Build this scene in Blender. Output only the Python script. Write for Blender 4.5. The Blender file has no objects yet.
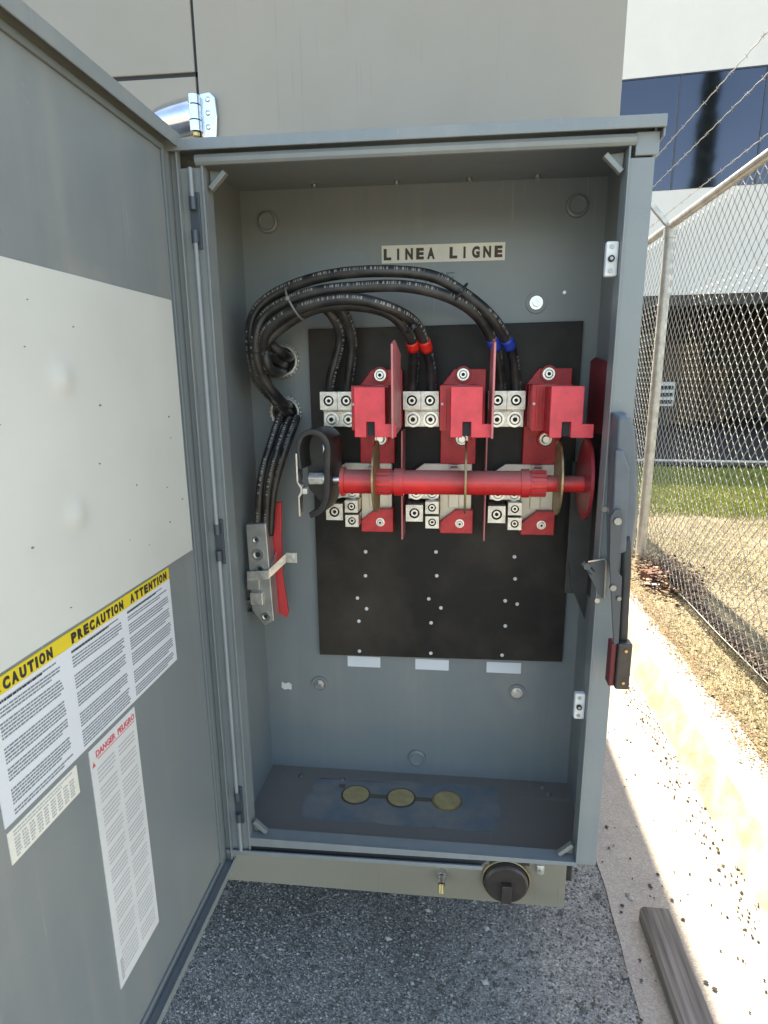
import bpy, bmesh, math, random
from mathutils import Vector, Matrix, noise
R=math.radians
random.seed(7)
scene=bpy.context.scene
COL=scene.collection
# ---------------------------------------------------------------- helpers
class MB:
    """collects shapes, links them as ONE mesh object"""
    def __init__(s): s.v=[]; s.f=[]; s.m=[]; s.sm=[]; s.uv={}
    def add(s,vs,fs,mi=0,smooth=False,M=None):
        o=len(s.v)
        s.v+=[tuple(M@Vector(p)) if M else tuple(p) for p in vs]
        for f in fs: s.f.append(tuple(i+o for i in f)); s.m.append(mi); s.sm.append(smooth)
        return s
    def box(s,x0,x1,y0,y1,z0,z1,mi=0,M=None):
        vs=[(x,y,z) for z in (z0,z1) for y in (y0,y1) for x in (x0,x1)]
        return s.add(vs,[(0,2,3,1),(4,5,7,6),(0,1,5,4),(2,6,7,3),(0,4,6,2),(1,3,7,5)],mi,False,M)
    def prism(s,poly,axis,a,b,mi=0,M=None):
        """poly: 2D outline, extruded along axis (0 x,1 y,2 z) from a to b"""
        n=len(poly)
        def P(p,t):
            return {0:(t,p[0],p[1]),1:(p[0],t,p[1]),2:(p[0],p[1],t)}[axis]
        vs=[P(p,a) for p in poly]+[P(p,b) for p in poly]
        fs=[tuple(range(n))[::-1],tuple(range(n,2*n))]+[(i,(i+1)%n,n+(i+1)%n,n+i) for i in range(n)]
        return s.add(vs,fs,mi,False,M)
    def cyl(s,p,q,r,r2=None,n=20,mi=0,cap=True,smooth=True):
        p=Vector(p);q=Vector(q);d=(q-p).normalized()
        a=d.orthogonal().normalized();b=d.cross(a)
        r2=r if r2 is None else r2
        vs=[];
        for c,rr in ((p,r),(q,r2)):
            for i in range(n):
                t=2*math.pi*i/n; vs.append(c+(a*math.cos(t)+b*math.sin(t))*rr)
        fs=[(i,(i+1)%n,n+(i+1)%n,n+i) for i in range(n)]
        s.add(vs,fs,mi,smooth)
        if cap: s.add(vs,[tuple(range(n))[::-1],tuple(range(n,2*n))],mi)
        return s
    def lathe(s,p,axis,prof,n=28,mi=0):
        """prof: list of (dist along axis, radius)"""
        p=Vector(p);d=Vector(axis).normalized();a=d.orthogonal().normalized();b=d.cross(a)
        vs=[];
        for h,r in prof:
            for i in range(n):
                t=2*math.pi*i/n; vs.append(p+d*h+(a*math.cos(t)+b*math.sin(t))*r)
        fs=[]
        for k in range(len(prof)-1):
            for i in range(n): fs.append((k*n+i,k*n+(i+1)%n,(k+1)*n+(i+1)%n,(k+1)*n+i))
        return s.add(vs,fs,mi,False)
    def tube(s,pts,r,n=12,mi=0,closed=False,cap=True,smooth=True,uv=False):
        pts=[Vector(p) for p in pts];N=len(pts)
        T=[]
        for i in range(N):
            if closed: t=pts[(i+1)%N]-pts[i-1]
            else: t=pts[min(i+1,N-1)]-pts[max(i-1,0)]
            T.append(t.normalized())
        a=T[0].orthogonal().normalized(); vs=[];o=len(s.v)
        rr=r if isinstance(r,(list,tuple)) else [r]*N
        L=0
        for i in range(N):
            a=(a-T[i]*a.dot(T[i])).normalized(); b=T[i].cross(a)
            if i: L+=(pts[i]-pts[i-1]).length
            for k in range(n):
                t=2*math.pi*k/n; vs.append(pts[i]+(a*math.cos(t)+b*math.sin(t))*rr[i])
                if uv: s.uv[o+i*n+k]=(L,k/n)
        fs=[]
        for i in range(N if closed else N-1):
            j=(i+1)%N
            for k in range(n): fs.append((i*n+k,i*n+(k+1)%n,j*n+(k+1)%n,j*n+k))
        s.add(vs,fs,mi,smooth)
        if cap and not closed: s.f.append(tuple(o+k for k in range(n))[::-1]);s.m.append(mi);s.sm.append(False);s.f.append(tuple(o+(N-1)*n+k for k in range(n)));s.m.append(mi);s.sm.append(False)
        return s
    def text(s,body,size,M,mi=0,align='LEFT',width=None,depth=0.0003,bold=0.0):
        cu=bpy.data.curves.new('t','FONT');cu.body=body;cu.size=size;cu.extrude=depth;cu.offset=bold;cu.align_x=align;cu.resolution_u=3
        ob=bpy.data.objects.new('t',cu);COL.objects.link(ob);bpy.context.view_layer.update()
        dg=bpy.context.evaluated_depsgraph_get();me=ob.evaluated_get(dg).to_mesh()
        vs=[v.co.copy() for v in me.vertices];fs=[tuple(p.vertices) for p in me.polygons]
        if vs and width:
            x0=min(v.x for v in vs);x1=max(v.x for v in vs);k=width/(x1-x0)
            for v in vs: v.x=(v.x-x0)*k
        s.add(vs,fs,mi,False,M)
        bpy.data.objects.remove(ob);bpy.data.curves.remove(cu)
        return s
    def build(s,name,mats,parent=None,bevel=0,label=None,loc=None,segs=2):
        me=bpy.data.meshes.new(name);me.from_pydata(s.v,[],s.f)
        mats=mats if isinstance(mats,(list,tuple)) else [mats]
        for m in mats: me.materials.append(m)
        me.polygons.foreach_set('material_index',s.m);me.polygons.foreach_set('use_smooth',s.sm)
        if s.uv:
            u=me.uv_layers.new(name='UVMap')
            for l in me.loops: u.data[l.index].uv=s.uv.get(l.vertex_index,(0,0))
        me.validate();me.update()
        if bevel==0 or True:
            bm=bmesh.new();bm.from_mesh(me);bmesh.ops.recalc_face_normals(bm,faces=bm.faces);bm.to_mesh(me);bm.free()
        o=bpy.data.objects.new(name,me);COL.objects.link(o)
        if parent: 
            o.parent=parent
        if bevel:
            b=o.modifiers.new('bevel','BEVEL');b.width=bevel;b.segments=segs;b.limit_method='ANGLE';b.angle_limit=R(40);b.harden_normals=False
        if label:o['label']=label
        return o
def tag(o,label=None,cat=None,group=None,kind=None):
    if label:o['label']=label
    if cat:o['category']=cat
    if group:o['group']=group
    if kind:o['kind']=kind
    return o
def thing(name,label,cat,loc=(0,0,0),group=None):
    o=bpy.data.objects.new(name,None);COL.objects.link(o);o.location=loc;o.empty_display_size=.02
    tag(o,label,cat,group)
    return o
def anchor(root):
    """children were built in world coordinates: shift them so the empty sits at the thing's base"""
    for c in root.children: c.location=Vector(c.location)-root.location
def copy_tree(o,parent=None):
    c=o.copy();COL.objects.link(c)
    kids=list(o.children)
    if parent:c.parent=parent
    for ch in kids:copy_tree(ch,c)
    return c
def spline(P,step=.006):
    P=[Vector(p) for p in P];Q=[P[0]*2-P[1]]+P+[P[-1]*2-P[-2]];out=[]
    for i in range(1,len(Q)-2):
        a,b,c,d=Q[i-1],Q[i],Q[i+1],Q[i+2];n=max(2,int((c-b).length/step))
        for k in range(n):
            t=k/n;out.append(.5*((2*b)+(c-a)*t+(2*a-5*b+4*c-d)*t*t+(3*b-a-3*c+d)*t**3))
    out.append(P[-1]);return out
# ---------------------------------------------------------------- materials
def mat(name,col,rough=.5,metal=0,spec=.5,var=0,vscale=8,bump=0,bscale=60,col2=None,vdetail=4,rvar=0,coords='Object',coat=0,contrast=(.35,.65)):
    m=bpy.data.materials.new(name);m.use_nodes=True;nt=m.node_tree;N=nt.nodes;L=nt.links
    b=N['Principled BSDF'];b.inputs['Base Color'].default_value=(*col,1);b.inputs['Roughness'].default_value=rough
    b.inputs['Metallic'].default_value=metal;b.inputs['Specular IOR Level'].default_value=spec;b.inputs['Coat Weight'].default_value=coat
    tc=N.new('ShaderNodeTexCoord')
    if var or col2:
        n=N.new('ShaderNodeTexNoise');n.inputs['Scale'].default_value=vscale;n.inputs['Detail'].default_value=vdetail;n.inputs['Roughness'].default_value=.6
        L.new(tc.outputs[coords],n.inputs['Vector'])
        r=N.new('ShaderNodeValToRGB');r.color_ramp.elements[0].position=contrast[0];r.color_ramp.elements[1].position=contrast[1]
        c2=col2 or tuple(min(1,c*(1+var)) for c in col);c1=col if col2 else tuple(c*(1-var) for c in col)
        r.color_ramp.elements[0].color=(*c1,1);r.color_ramp.elements[1].color=(*c2,1)
        L.new(n.outputs['Fac'],r.inputs['Fac']);L.new(r.outputs['Color'],b.inputs['Base Color'])
        if rvar:
            mr=N.new('ShaderNodeMapRange');mr.inputs['To Min'].default_value=rough-rvar;mr.inputs['To Max'].default_value=rough+rvar
            L.new(n.outputs['Fac'],mr.inputs['Value']);L.new(mr.outputs['Result'],b.inputs['Roughness'])
    if bump:
        n2=N.new('ShaderNodeTexNoise');n2.inputs['Scale'].default_value=bscale;n2.inputs['Detail'].default_value=5
        L.new(tc.outputs[coords],n2.inputs['Vector']);bp=N.new('ShaderNodeBump');bp.inputs['Strength'].default_value=1;bp.inputs['Distance'].default_value=bump
        L.new(n2.outputs['Fac'],bp.inputs['Height']);L.new(bp.outputs['Normal'],b.inputs['Normal'])
    return m
def sheet_paint(name,col,dust,rough=.38,streak=True):
    """painted sheet steel: faint dirt, vertical streaks, tiny waviness"""
    m=bpy.data.materials.new(name);m.use_nodes=True;nt=m.node_tree;N=nt.nodes;L=nt.links;b=N['Principled BSDF']
    tc=N.new('ShaderNodeTexCoord')
    n=N.new('ShaderNodeTexNoise');n.inputs['Scale'].default_value=4;n.inputs['Detail'].default_value=8;n.inputs['Roughness'].default_value=.65
    L.new(tc.outputs['Object'],n.inputs['Vector'])
    mp=N.new('ShaderNodeMapping');mp.inputs['Scale'].default_value=(30,30,1.5);L.new(tc.outputs['Object'],mp.inputs['Vector'])
    n2=N.new('ShaderNodeTexNoise');n2.inputs['Scale'].default_value=1;n2.inputs['Detail'].default_value=4;L.new(mp.outputs['Vector'],n2.inputs['Vector'])
    n4=N.new('ShaderNodeTexNoise');n4.inputs['Scale'].default_value=160;n4.inputs['Detail'].default_value=2;L.new(tc.outputs['Object'],n4.inputs['Vector'])
    r1=N.new('ShaderNodeMapRange');r1.inputs['From Min'].default_value=.45;r1.inputs['From Max'].default_value=.75;r1.inputs['To Max'].default_value=.4;L.new(n.outputs['Fac'],r1.inputs['Value'])
    r2=N.new('ShaderNodeMapRange');r2.inputs['From Min'].default_value=.5;r2.inputs['From Max'].default_value=.8;r2.inputs['To Max'].default_value=.3 if streak else .05;L.new(n2.outputs['Fac'],r2.inputs['Value'])
    r4=N.new('ShaderNodeMapRange');r4.inputs['From Min'].default_value=.66;r4.inputs['From Max'].default_value=.78;r4.inputs['To Max'].default_value=.35;L.new(n4.outputs['Fac'],r4.inputs['Value'])
    ad=N.new('ShaderNodeMath');ad.operation='ADD';L.new(r1.outputs['Result'],ad.inputs[0]);L.new(r2.outputs['Result'],ad.inputs[1])
    ad2=N.new('ShaderNodeMath');ad2.operation='ADD';ad2.use_clamp=True;L.new(ad.outputs[0],ad2.inputs[0]);L.new(r4.outputs['Result'],ad2.inputs[1])
    # fine scratches, in patches
    acc=ad2.outputs[0]
    for rot,sc in (((.5,.3,.9),(2,260,5)),((1.2,.2,2.3),(240,3,4))):
        mp3=N.new('ShaderNodeMapping');mp3.inputs['Rotation'].default_value=rot;mp3.inputs['Scale'].default_value=sc;L.new(tc.outputs['Object'],mp3.inputs['Vector'])
        n6=N.new('ShaderNodeTexNoise');n6.inputs['Scale'].default_value=1;n6.inputs['Detail'].default_value=1;L.new(mp3.outputs['Vector'],n6.inputs['Vector'])
        r6=N.new('ShaderNodeMapRange');r6.inputs['From Min'].default_value=.67;r6.inputs['From Max'].default_value=.74;L.new(n6.outputs['Fac'],r6.inputs['Value'])
        n7=N.new('ShaderNodeTexNoise');n7.inputs['Scale'].default_value=7;L.new(tc.outputs['Object'],n7.inputs['Vector']);r7=N.new('ShaderNodeMapRange');r7.inputs['From Min'].default_value=.52;r7.inputs['From Max'].default_value=.62;r7.inputs['To Max'].default_value=.8;L.new(n7.outputs['Fac'],r7.inputs['Value'])
        mu=N.new('ShaderNodeMath');mu.operation='MULTIPLY';L.new(r6.outputs['Result'],mu.inputs[0]);L.new(r7.outputs['Result'],mu.inputs[1])
        a2=N.new('ShaderNodeMath');a2.operation='ADD';a2.use_clamp=True;L.new(acc,a2.inputs[0]);L.new(mu.outputs[0],a2.inputs[1]);acc=a2.outputs[0]
    mx=N.new('ShaderNodeMix');mx.data_type='RGBA';mx.inputs['A'].default_value=(*col,1);mx.inputs['B'].default_value=(*dust,1)
    L.new(acc,mx.inputs['Factor']);L.new(mx.outputs['Result'],b.inputs['Base Color'])
    rr=N.new('ShaderNodeMapRange');rr.inputs['To Min'].default_value=rough-.06;rr.inputs['To Max'].default_value=rough+.25;L.new(ad2.outputs[0],rr.inputs['Value']);L.new(rr.outputs['Result'],b.inputs['Roughness'])
    n3=N.new('ShaderNodeTexNoise');n3.inputs['Scale'].default_value=5;n3.inputs['Detail'].default_value=1;L.new(tc.outputs['Object'],n3.inputs['Vector'])
    bp=N.new('ShaderNodeBump');bp.inputs['Distance'].default_value=.004;bp.inputs['Strength'].default_value=.5;L.new(n3.outputs['Fac'],bp.inputs['Height'])
    bp2=N.new('ShaderNodeBump');bp2.inputs['Distance'].default_value=.00006;n5=N.new('ShaderNodeTexNoise');n5.inputs['Scale'].default_value=900;L.new(tc.outputs['Object'],n5.inputs['Vector']);L.new(n5.outputs['Fac'],bp2.inputs['Height']);L.new(bp.outputs['Normal'],bp2.inputs['Normal'])
    L.new(bp2.outputs['Normal'],b.inputs['Normal'])
    return m
GRAY=sheet_paint('grey_enamel',(.205,.228,.228),(.32,.315,.285))
GRAYIN=sheet_paint('grey_enamel_interior',(.20,.226,.228),(.29,.282,.25))
FLOORM=sheet_paint('dusty_grey_floor',(.19,.175,.155),(.27,.245,.20),.6,False)
BEIGE=sheet_paint('beige_enamel',(.300,.270,.218),(.25,.222,.175),.42,False)
STEEL=mat('zinc_steel',(.62,.62,.60),.32,1,var=.15,vscale=40)
DKSTEEL=mat('dull_steel',(.30,.30,.29),.42,.9,var=.2,vscale=30)
CHROME=mat('chrome',(.72,.73,.75),.10,1,var=.12,vscale=35)
ALU=mat('tinned_aluminium',(.66,.64,.58),.42,.75,var=.22,vscale=60,bump=.0003,bscale=300)
BRASS=mat('brass',(.52,.38,.16),.35,1,var=.25,vscale=50)
BLADE=mat('contact_blade',(.34,.26,.13),.42,.6,var=.3,vscale=60)
RED=mat('red_moulding',(.56,.025,.032),.42,0,var=.22,vscale=38,bump=.00015,bscale=400)
REDFACE=mat('red_moulding_face',(.76,.055,.075),.42,0,var=.14,vscale=38,bump=.00015,bscale=400)
REDSHAFT=mat('red_shaft',(.72,.025,.025),.35,0,var=.15,vscale=25,coat=.2)
def dusty(m,dust,lo=.15,hi=.75,amt=.75):
    nt=m.node_tree;N=nt.nodes;L=nt.links;b=N['Principled BSDF'];src=b.inputs['Base Color'].links[0].from_socket if b.inputs['Base Color'].links else None
    g=N.new('ShaderNodeNewGeometry');sp=N.new('ShaderNodeSeparateXYZ');L.new(g.outputs['Normal'],sp.inputs[0]);mr=N.new('ShaderNodeMapRange');mr.inputs['From Min'].default_value=lo;mr.inputs['From Max'].default_value=hi;mr.inputs['To Max'].default_value=amt;L.new(sp.outputs['Z'],mr.inputs['Value'])
    mx=N.new('ShaderNodeMix');mx.data_type='RGBA';mx.inputs['B'].default_value=(*dust,1)
    if src:L.new(src,mx.inputs['A'])
    L.new(mr.outputs['Result'],mx.inputs['Factor']);L.new(mx.outputs['Result'],b.inputs['Base Color']);return m
dusty(REDSHAFT,(.26,.17,.15));dusty(RED,(.30,.16,.13),.3,.9,.5);dusty(REDFACE,(.34,.18,.15),.3,.9,.5)
PINKB=mat('barrier_fibre',(.62,.20,.20),.45,0,var=.12,vscale=30)
BLACKP=mat('black_board',(.010,.009,.008),.5,0,spec=.3,col2=(.055,.045,.034),vscale=5,vdetail=9,bump=.0003,bscale=40,contrast=(.4,.72))
RUB=mat('black_rubber',(.022,.022,.022),.5,0,var=.3,vscale=40,bump=.0002,bscale=200)
BAKE=mat('brown_black_plastic',(.045,.036,.030),.38,0,var=.2,vscale=40)
HOOD=mat('dark_grey_hood',(.026,.026,.025),.45,0,var=.25,vscale=40)
CREAM=mat('pale_contact_plate',(.66,.62,.52),.42,.35,var=.08,vscale=25)
WHITEP=mat('white_plastic',(.72,.72,.69),.45,var=.08,vscale=40)
PAPER=mat('white_sticker',(.72,.75,.77),.42,var=.03,vscale=6)
PAPERW=mat('off_white_sticker',(.68,.68,.66),.45,var=.05,vscale=9)
PAPERC=mat('cream_strip',(.78,.76,.66),.5,var=.05,vscale=20)
PLATE=mat('cream_blank_plate',(.64,.65,.59),.33,var=.05,vscale=3,bump=.0006,bscale=3)
YEL=mat('yellow_band',(.78,.60,.04),.4)
INK=mat('black_ink',(.03,.03,.032),.5)
INKG=mat('grey_ink',(.20,.22,.24),.6)
INKLG=mat('pale_grey_ink',(.46,.46,.46),.6)
INKR=mat('red_ink',(.62,.10,.12),.5)
INKB=mat('brown_lettering',(.07,.045,.03),.6)
DARK=mat('gasket_and_gap_shade',(.02,.022,.025),.7)  # gasket black, also filling seams and slots as their shade
HANDLE=mat('cast_handle_grey',(.095,.115,.13),.36,0,var=.12,vscale=20,bump=.0002,bscale=250)
TAN=mat('tan_plug',(.42,.33,.15),.6,var=.12,vscale=60)
BLUEW=mat('blue_worn_patch',(.15,.18,.20),.55,0,col2=(.27,.255,.22),vscale=16,vdetail=9,contrast=(.42,.72))
TAPR=mat('red_tape',(.75,.03,.02),.35);TAPB=mat('blue_tape',(.02,.06,.40),.35)
GALV=mat('galvanised_steel',(.50,.48,.44),.45,.7,var=.18,vscale=18)
GWIRE=mat('galvanised_wire',(.34,.34,.32),.6,.2,var=.1,vscale=18)
# cable: black jacket with a row of pale printing
def cable_mat():
    m=bpy.data.materials.new('cable_jacket');m.use_nodes=True;nt=m.node_tree;N=nt.nodes;L=nt.links;b=N['Principled BSDF']
    b.inputs['Roughness'].default_value=.36
    uv=N.new('ShaderNodeUVMap');uv.uv_map='UVMap';sp=N.new('ShaderNodeSeparateXYZ');L.new(uv.outputs['UV'],sp.inputs[0])
    a=N.new('ShaderNodeMath');a.operation='COMPARE';a.inputs[1].default_value=.5;a.inputs[2].default_value=.045;L.new(sp.outputs['Y'],a.inputs[0])
    n=N.new('ShaderNodeTexNoise');n.noise_dimensions='1D';n.inputs['Scale'].default_value=330;n.inputs['Detail'].default_value=2;L.new(sp.outputs['X'],n.inputs['W'])
    g=N.new('ShaderNodeMath');g.operation='GREATER_THAN';g.inputs[1].default_value=.53;L.new(n.outputs['Fac'],g.inputs[0])
    n2=N.new('ShaderNodeTexNoise');n2.noise_dimensions='1D';n2.inputs['Scale'].default_value=22;L.new(sp.outputs['X'],n2.inputs['W'])
    g2=N.new('ShaderNodeMath');g2.operation='GREATER_THAN';g2.inputs[1].default_value=.42;L.new(n2.outputs['Fac'],g2.inputs[0])
    x=N.new('ShaderNodeMath');x.operation='MULTIPLY';L.new(a.outputs[0],x.inputs[0]);L.new(g.outputs[0],x.inputs[1])
    y=N.new('ShaderNodeMath');y.operation='MULTIPLY';L.new(x.outputs[0],y.inputs[0]);L.new(g2.outputs[0],y.inputs[1])
    tc=N.new('ShaderNodeTexCoord');n3=N.new('ShaderNodeTexNoise');n3.inputs['Scale'].default_value=30;n3.inputs['Detail'].default_value=5;L.new(tc.outputs['Object'],n3.inputs['Vector'])
    cr=N.new('ShaderNodeValToRGB');cr.color_ramp.elements[0].position=.4;cr.color_ramp.elements[1].position=.75;cr.color_ramp.elements[0].color=(.018,.018,.018,1);cr.color_ramp.elements[1].color=(.06,.055,.048,1);L.new(n3.outputs['Fac'],cr.inputs['Fac'])
    mx=N.new('ShaderNodeMix');mx.data_type='RGBA';mx.inputs['B'].default_value=(.30,.28,.24,1);L.new(cr.outputs['Color'],mx.inputs['A']);L.new(y.outputs[0],mx.inputs['Factor']);L.new(mx.outputs['Result'],b.inputs['Base Color'])
    return m
CABLE=cable_mat()
WO,H,D=.56,1.0775,.2686
# ================================================================ SWITCH CABINET
cab=thing('switch_cabinet','tall grey steel switch cabinet with its door open, mounted on the beige enclosure','electrical cabinet',(.28,.13,-.04))
b=MB()
b.prism([(.0,-.030),(.03,-.041),(D+.004,-.041),(D+.004,1.1065),(0,1.0895)],0,-.044,-.041)          # left side
b.prism([(.0,-.002),(.05,-.041),(D+.004,-.041),(D+.004,1.1065),(0,1.0895)],0,.588,.591)             # right side
b.box(-.041,.588,D,D+.004,-.038,1.1065)             # back
b.build('shell',GRAYIN,cab)
b=MB();b.prism([(.002,-.0075),(.045,-.041),(D,-.041),(D,-.038),(.046,-.038),(.002,-.0045)],0,-.041,.588)
b.build('floor_plate',FLOORM,cab)
b=MB();b.prism([(.0,1.088),(D-.0005,1.1045),(D-.0005,1.1078),(.0,1.0913)],0,-.0405,.5875)
b.build('roof_plate',GRAYIN,cab)
b=MB();b.prism([(-.016,1.0815),(-.016,1.0955),(.272,1.112),(.272,1.1095),(-.012,1.0915),(-.012,1.0815)],0,-.047,.598)
b.box(-.047,-.0445,-.012,.272,1.075,1.0945);b.box(.5955,.598,-.012,.272,1.072,1.0945)
b.build('rain_cap',GRAY,cab,bevel=.0008)
b=MB();b.prism([(-.004,1.066),(-.007,1.069),(-.008,1.074),(-.006,1.0785),(0,1.080),(.024,1.080),(.024,1.0775),(.003,1.0765),(.001,1.066)],0,-.010,.566)
b.build('top_lip',GRAY,cab,bevel=.0006)
b=MB();b.box(.566,.5945,-.003,.004,1.0545,1.081);b.build('corner_cap',GRAY,cab,bevel=.001)
# front flanges
b=MB();b.box(.5605,.5905,-.001,.0015,-.003,1.0525);b.box(.5580,.5605,-.0035,.034,-.003,1.066);b.build('side_flange',GRAY,cab,bevel=.0007)
b=MB();b.box(-.0435,-.003,-.001,.0015,-.038,1.064);b.box(-.003,.0,-.004,.03,-.030,1.066);b.build('side_flange',GRAY,cab,bevel=.0007)
b=MB();b.box(-.003,.5580,.0,.026,-.0035,-.0005);b.prism([(-.003,-.0155),(.558,-.006),(.558,.001),(-.003,.001)],1,-.0035,-.0005);b.prism([(-.043,-.0300),(.405,-.0235),(.405,-.0165),(-.043,-.0225)],1,-.009,-.0065);b.prism([(-.043,-.0300),(.405,-.0235),(.405,-.021),(-.043,-.0275)],1,-.0065,.02)
b.build('bottom_sill',GRAY,cab,bevel=.0006)
b=MB();b.prism([(-.043,-.0275),(.404,-.0208),(.415,-.0085),(.556,-.006),(.556,-.004),(-.043,-.004)],1,.0,.0015);b.build('sill_gasket',DARK,cab)
# corner brackets
def corner(p,sx,sz):
    b=MB();x,z=p
    t=.028
    poly=[(x,z),(x+sx*t*1.15,z),(x,z+sz*t)]
    b.add([(x+sx*.024,.006,z+sz*.003),(x+sx*.029,.006,z+sz*.008),(x+sx*.007,.006,z+sz*.029),(x+sx*.002,.006,z+sz*.024),
           (x+sx*.024,.016,z+sz*.003),(x+sx*.029,.016,z+sz*.008),(x+sx*.007,.016,z+sz*.029),(x+sx*.002,.016,z+sz*.024)],
          [(0,1,2,3),(4,5,6,7),(0,1,5,4),(1,2,6,5),(2,3,7,6),(3,0,4,7)])
    b.prism([(x+sx*.001,z+sz*.001),(x+sx*.024,z+sz*.003),(x+sx*.002,z+sz*.024)],1,.017,.019)
    b.build('corner_bracket',mat('bracket_metal',(.24,.25,.235),.45,.3) if 'bracket_metal' not in bpy.data.materials else bpy.data.materials['bracket_metal'],cab,bevel=.001)
corner((0,1.066),1,-1);corner((.558,1.066),-1,-1);corner((0,-.001),1,1);corner((.558,-.001),-1,1)
# hinge line
for z0,z1 in ((1.028,1.052),):
    pass
for zc in (.997,.539,.067):
    b=MB()
    b.box(-.022,-.008,-.0050,-.0012,zc-.036,zc+.036)
    for k in (-.021,.021): b.cyl((-.0155,-.0090,zc+k-.008),(-.0155,-.0090,zc+k+.008),.0050,n=14)
    h=b.build('hinge',mat('hinge_dark',(.07,.085,.10),.4,.3) if 'hinge_dark' not in bpy.data.materials else bpy.data.materials['hinge_dark'],cab,bevel=.0006)
for z0,z1 in ((1.026,1.062),(.568,.968),(.096,.510),(-.02,.038)):
    MB().cyl((-.0155,-.0095,z0),(-.0155,-.0095,z1),.0033,n=14).build('hinge_rod',mat('rod_grey',(.26,.29,.30),.42,.1,var=.1) if 'rod_grey' not in bpy.data.materials else bpy.data.materials['rod_grey'],cab)
# white catch blocks
for z in (.936,.279):
    b=MB();b.box(.541,.5575,.010,.022,z-.022,z+.022);c=b.build('catch_block',WHITEP,cab,bevel=.0025)
    b=MB();b.cyl((.548,.0102,z),(.548,.006,z),.0042,n=14,mi=0);b.cyl((.548,.0062,z),(.548,.0055,z),.0022,n=8,mi=1)
    for s in(-1,1): b.cyl((.548,.0102,z+s*.015),(.548,.0085,z+s*.015),.0028,n=10,mi=1)
    b.build('screw',[DARK,DKSTEEL],c)
# back wall mounting bolts and embossed dimples
for x,z in ((.48,.909),(.071,.161),(.477,.164)):
    b=MB();b.lathe((x,D-.0003,z),(0,-1,0),[(0,.018),(.003,.0175),(.003,.0125),(.001,.0115)],mi=0);b.cyl((x,D-.001,z),(x,D-.0035,z),.0115,n=20,mi=1);b.cyl((x,D-.0035,z),(x,D-.010,z),.0068,n=6,mi=1,smooth=False)
    b.build('mounting_bolt',[GRAYIN,STEEL],cab)
for x,z in ((.008,1.053),(.54,1.061),(.275,.002)):
    b=MB();b.lathe((x,D-.0003,z),(0,-1,0),[(0,.019),(.005,.0175),(.0065,.0145),(.004,.012),(.0035,0.0001)]);b.build('embossed_dimple',GRAYIN,cab)
for x in (.1,.24,.36,.47):
    MB().cyl((x,.236,1.1015),(x,.236,1.096),.005,n=10).build('rivet',STEEL,cab)
MB().cyl((.527,D+.001,.925),(.527,D-.002,.925),.003,n=8).build('rivet',STEEL,cab)
b=MB();b.prism([(-.012,.150),(-.006,.145),(.003,.147),(.009,.145),(.010,.157),(.004,.162),(-.004,.159),(-.011,.163)],1,D-.001,D+.0005);b.build('paint_patch',WHITEP,cab)
for x in (.165,.305,.449):
    b=MB();b.box(x-.034,x+.034,D-.0006,D+.0005,.205,.228);b.build('blank_tag',PAPER,cab)
# faint stamped ghost letters under the strip
b=MB();M=Matrix.Translation((.268,D-.0006,.945))@Matrix.Rotation(R(90),4,'X');b.text('LINE',.026,M,width=.07);b.build('ghost_lettering',mat('ghost_paint',(.115,.15,.17),.5),cab)
b=MB();b.box(.210,.4235,D-.0016,D+.0004,.9795,1.0085,mi=0)
for w,x,wd in (('LINEA',.2135,.0905),('LIGNE',.3285,.0915)):
    M=Matrix.Translation((x,D-.0022,.9857))@Matrix.Rotation(R(90),4,'X')
    n=len(w);adv=wd/(n-.25)
    for i,ch in enumerate(w):
        cw=adv*.20 if ch=='I' else adv*.70
        M=Matrix.Translation((x+i*adv+(adv*.24 if ch=='I' else 0),D-.0022,.9857))@Matrix.Rotation(R(90),4,'X')
        b.text(ch,.0235,M,mi=1,width=cw,bold=.0013)
b.build('line_nameplate',[PAPERC,INKB],cab,label='cream strip lettered LINEA LIGNE')
# floor patch and plugs
b=MB();pts=[]
random.seed(3)
pr=[(.065,.105),(.43,.105),(.445,.17),(.44,.235),(.075,.235),(.055,.17)]
for i in range(len(pr)):
    p=Vector(pr[i]);q=Vector(pr[(i+1)%len(pr)])
    for k in range(8):
        t=k/8;c=p.lerp(q,t);pts.append((c.x+random.uniform(-.006,.006),c.y+random.uniform(-.005,.005)))
b.prism(pts,2,-.0382,-.0374);b.build('worn_patch',BLUEW,cab)
b=MB();b.box(.157,.341,.178,.190,-.0376,-.0370);b.box(.118,.13,.205,.214,-.0376,-.036)
b.build('plug_strap',mat('dark_strap',(.12,.10,.07),.6),cab)
for i,x in enumerate((.157,.249,.341)):
    b=MB();z=-.0372
    b.lathe((x,.184,z),(0,0,1),[(-.001,.0305),(.0012,.030),(.0012,.026),(-.0002,.0255)],mi=0);b.lathe((x,.184,z+.0022),(0,0,1),[(-.002,.0265),(0,.0262),(.0002,.0001)],mi=1)
    b.build('round_plug',[BRASS if i==2 else mat('plug_rim',(.09,.075,.05),.6),TAN],cab)
for x,y in ((.03,.235),(.545,.225),(.535,.245),(.12,.232)):
    MB().lathe((x,y,-.0375),(0,0,1),[(0,.0055),(.002,.005),(.003,.0001)],n=12).build('rivet',DKSTEEL if x<.2 else STEEL,cab)
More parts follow.
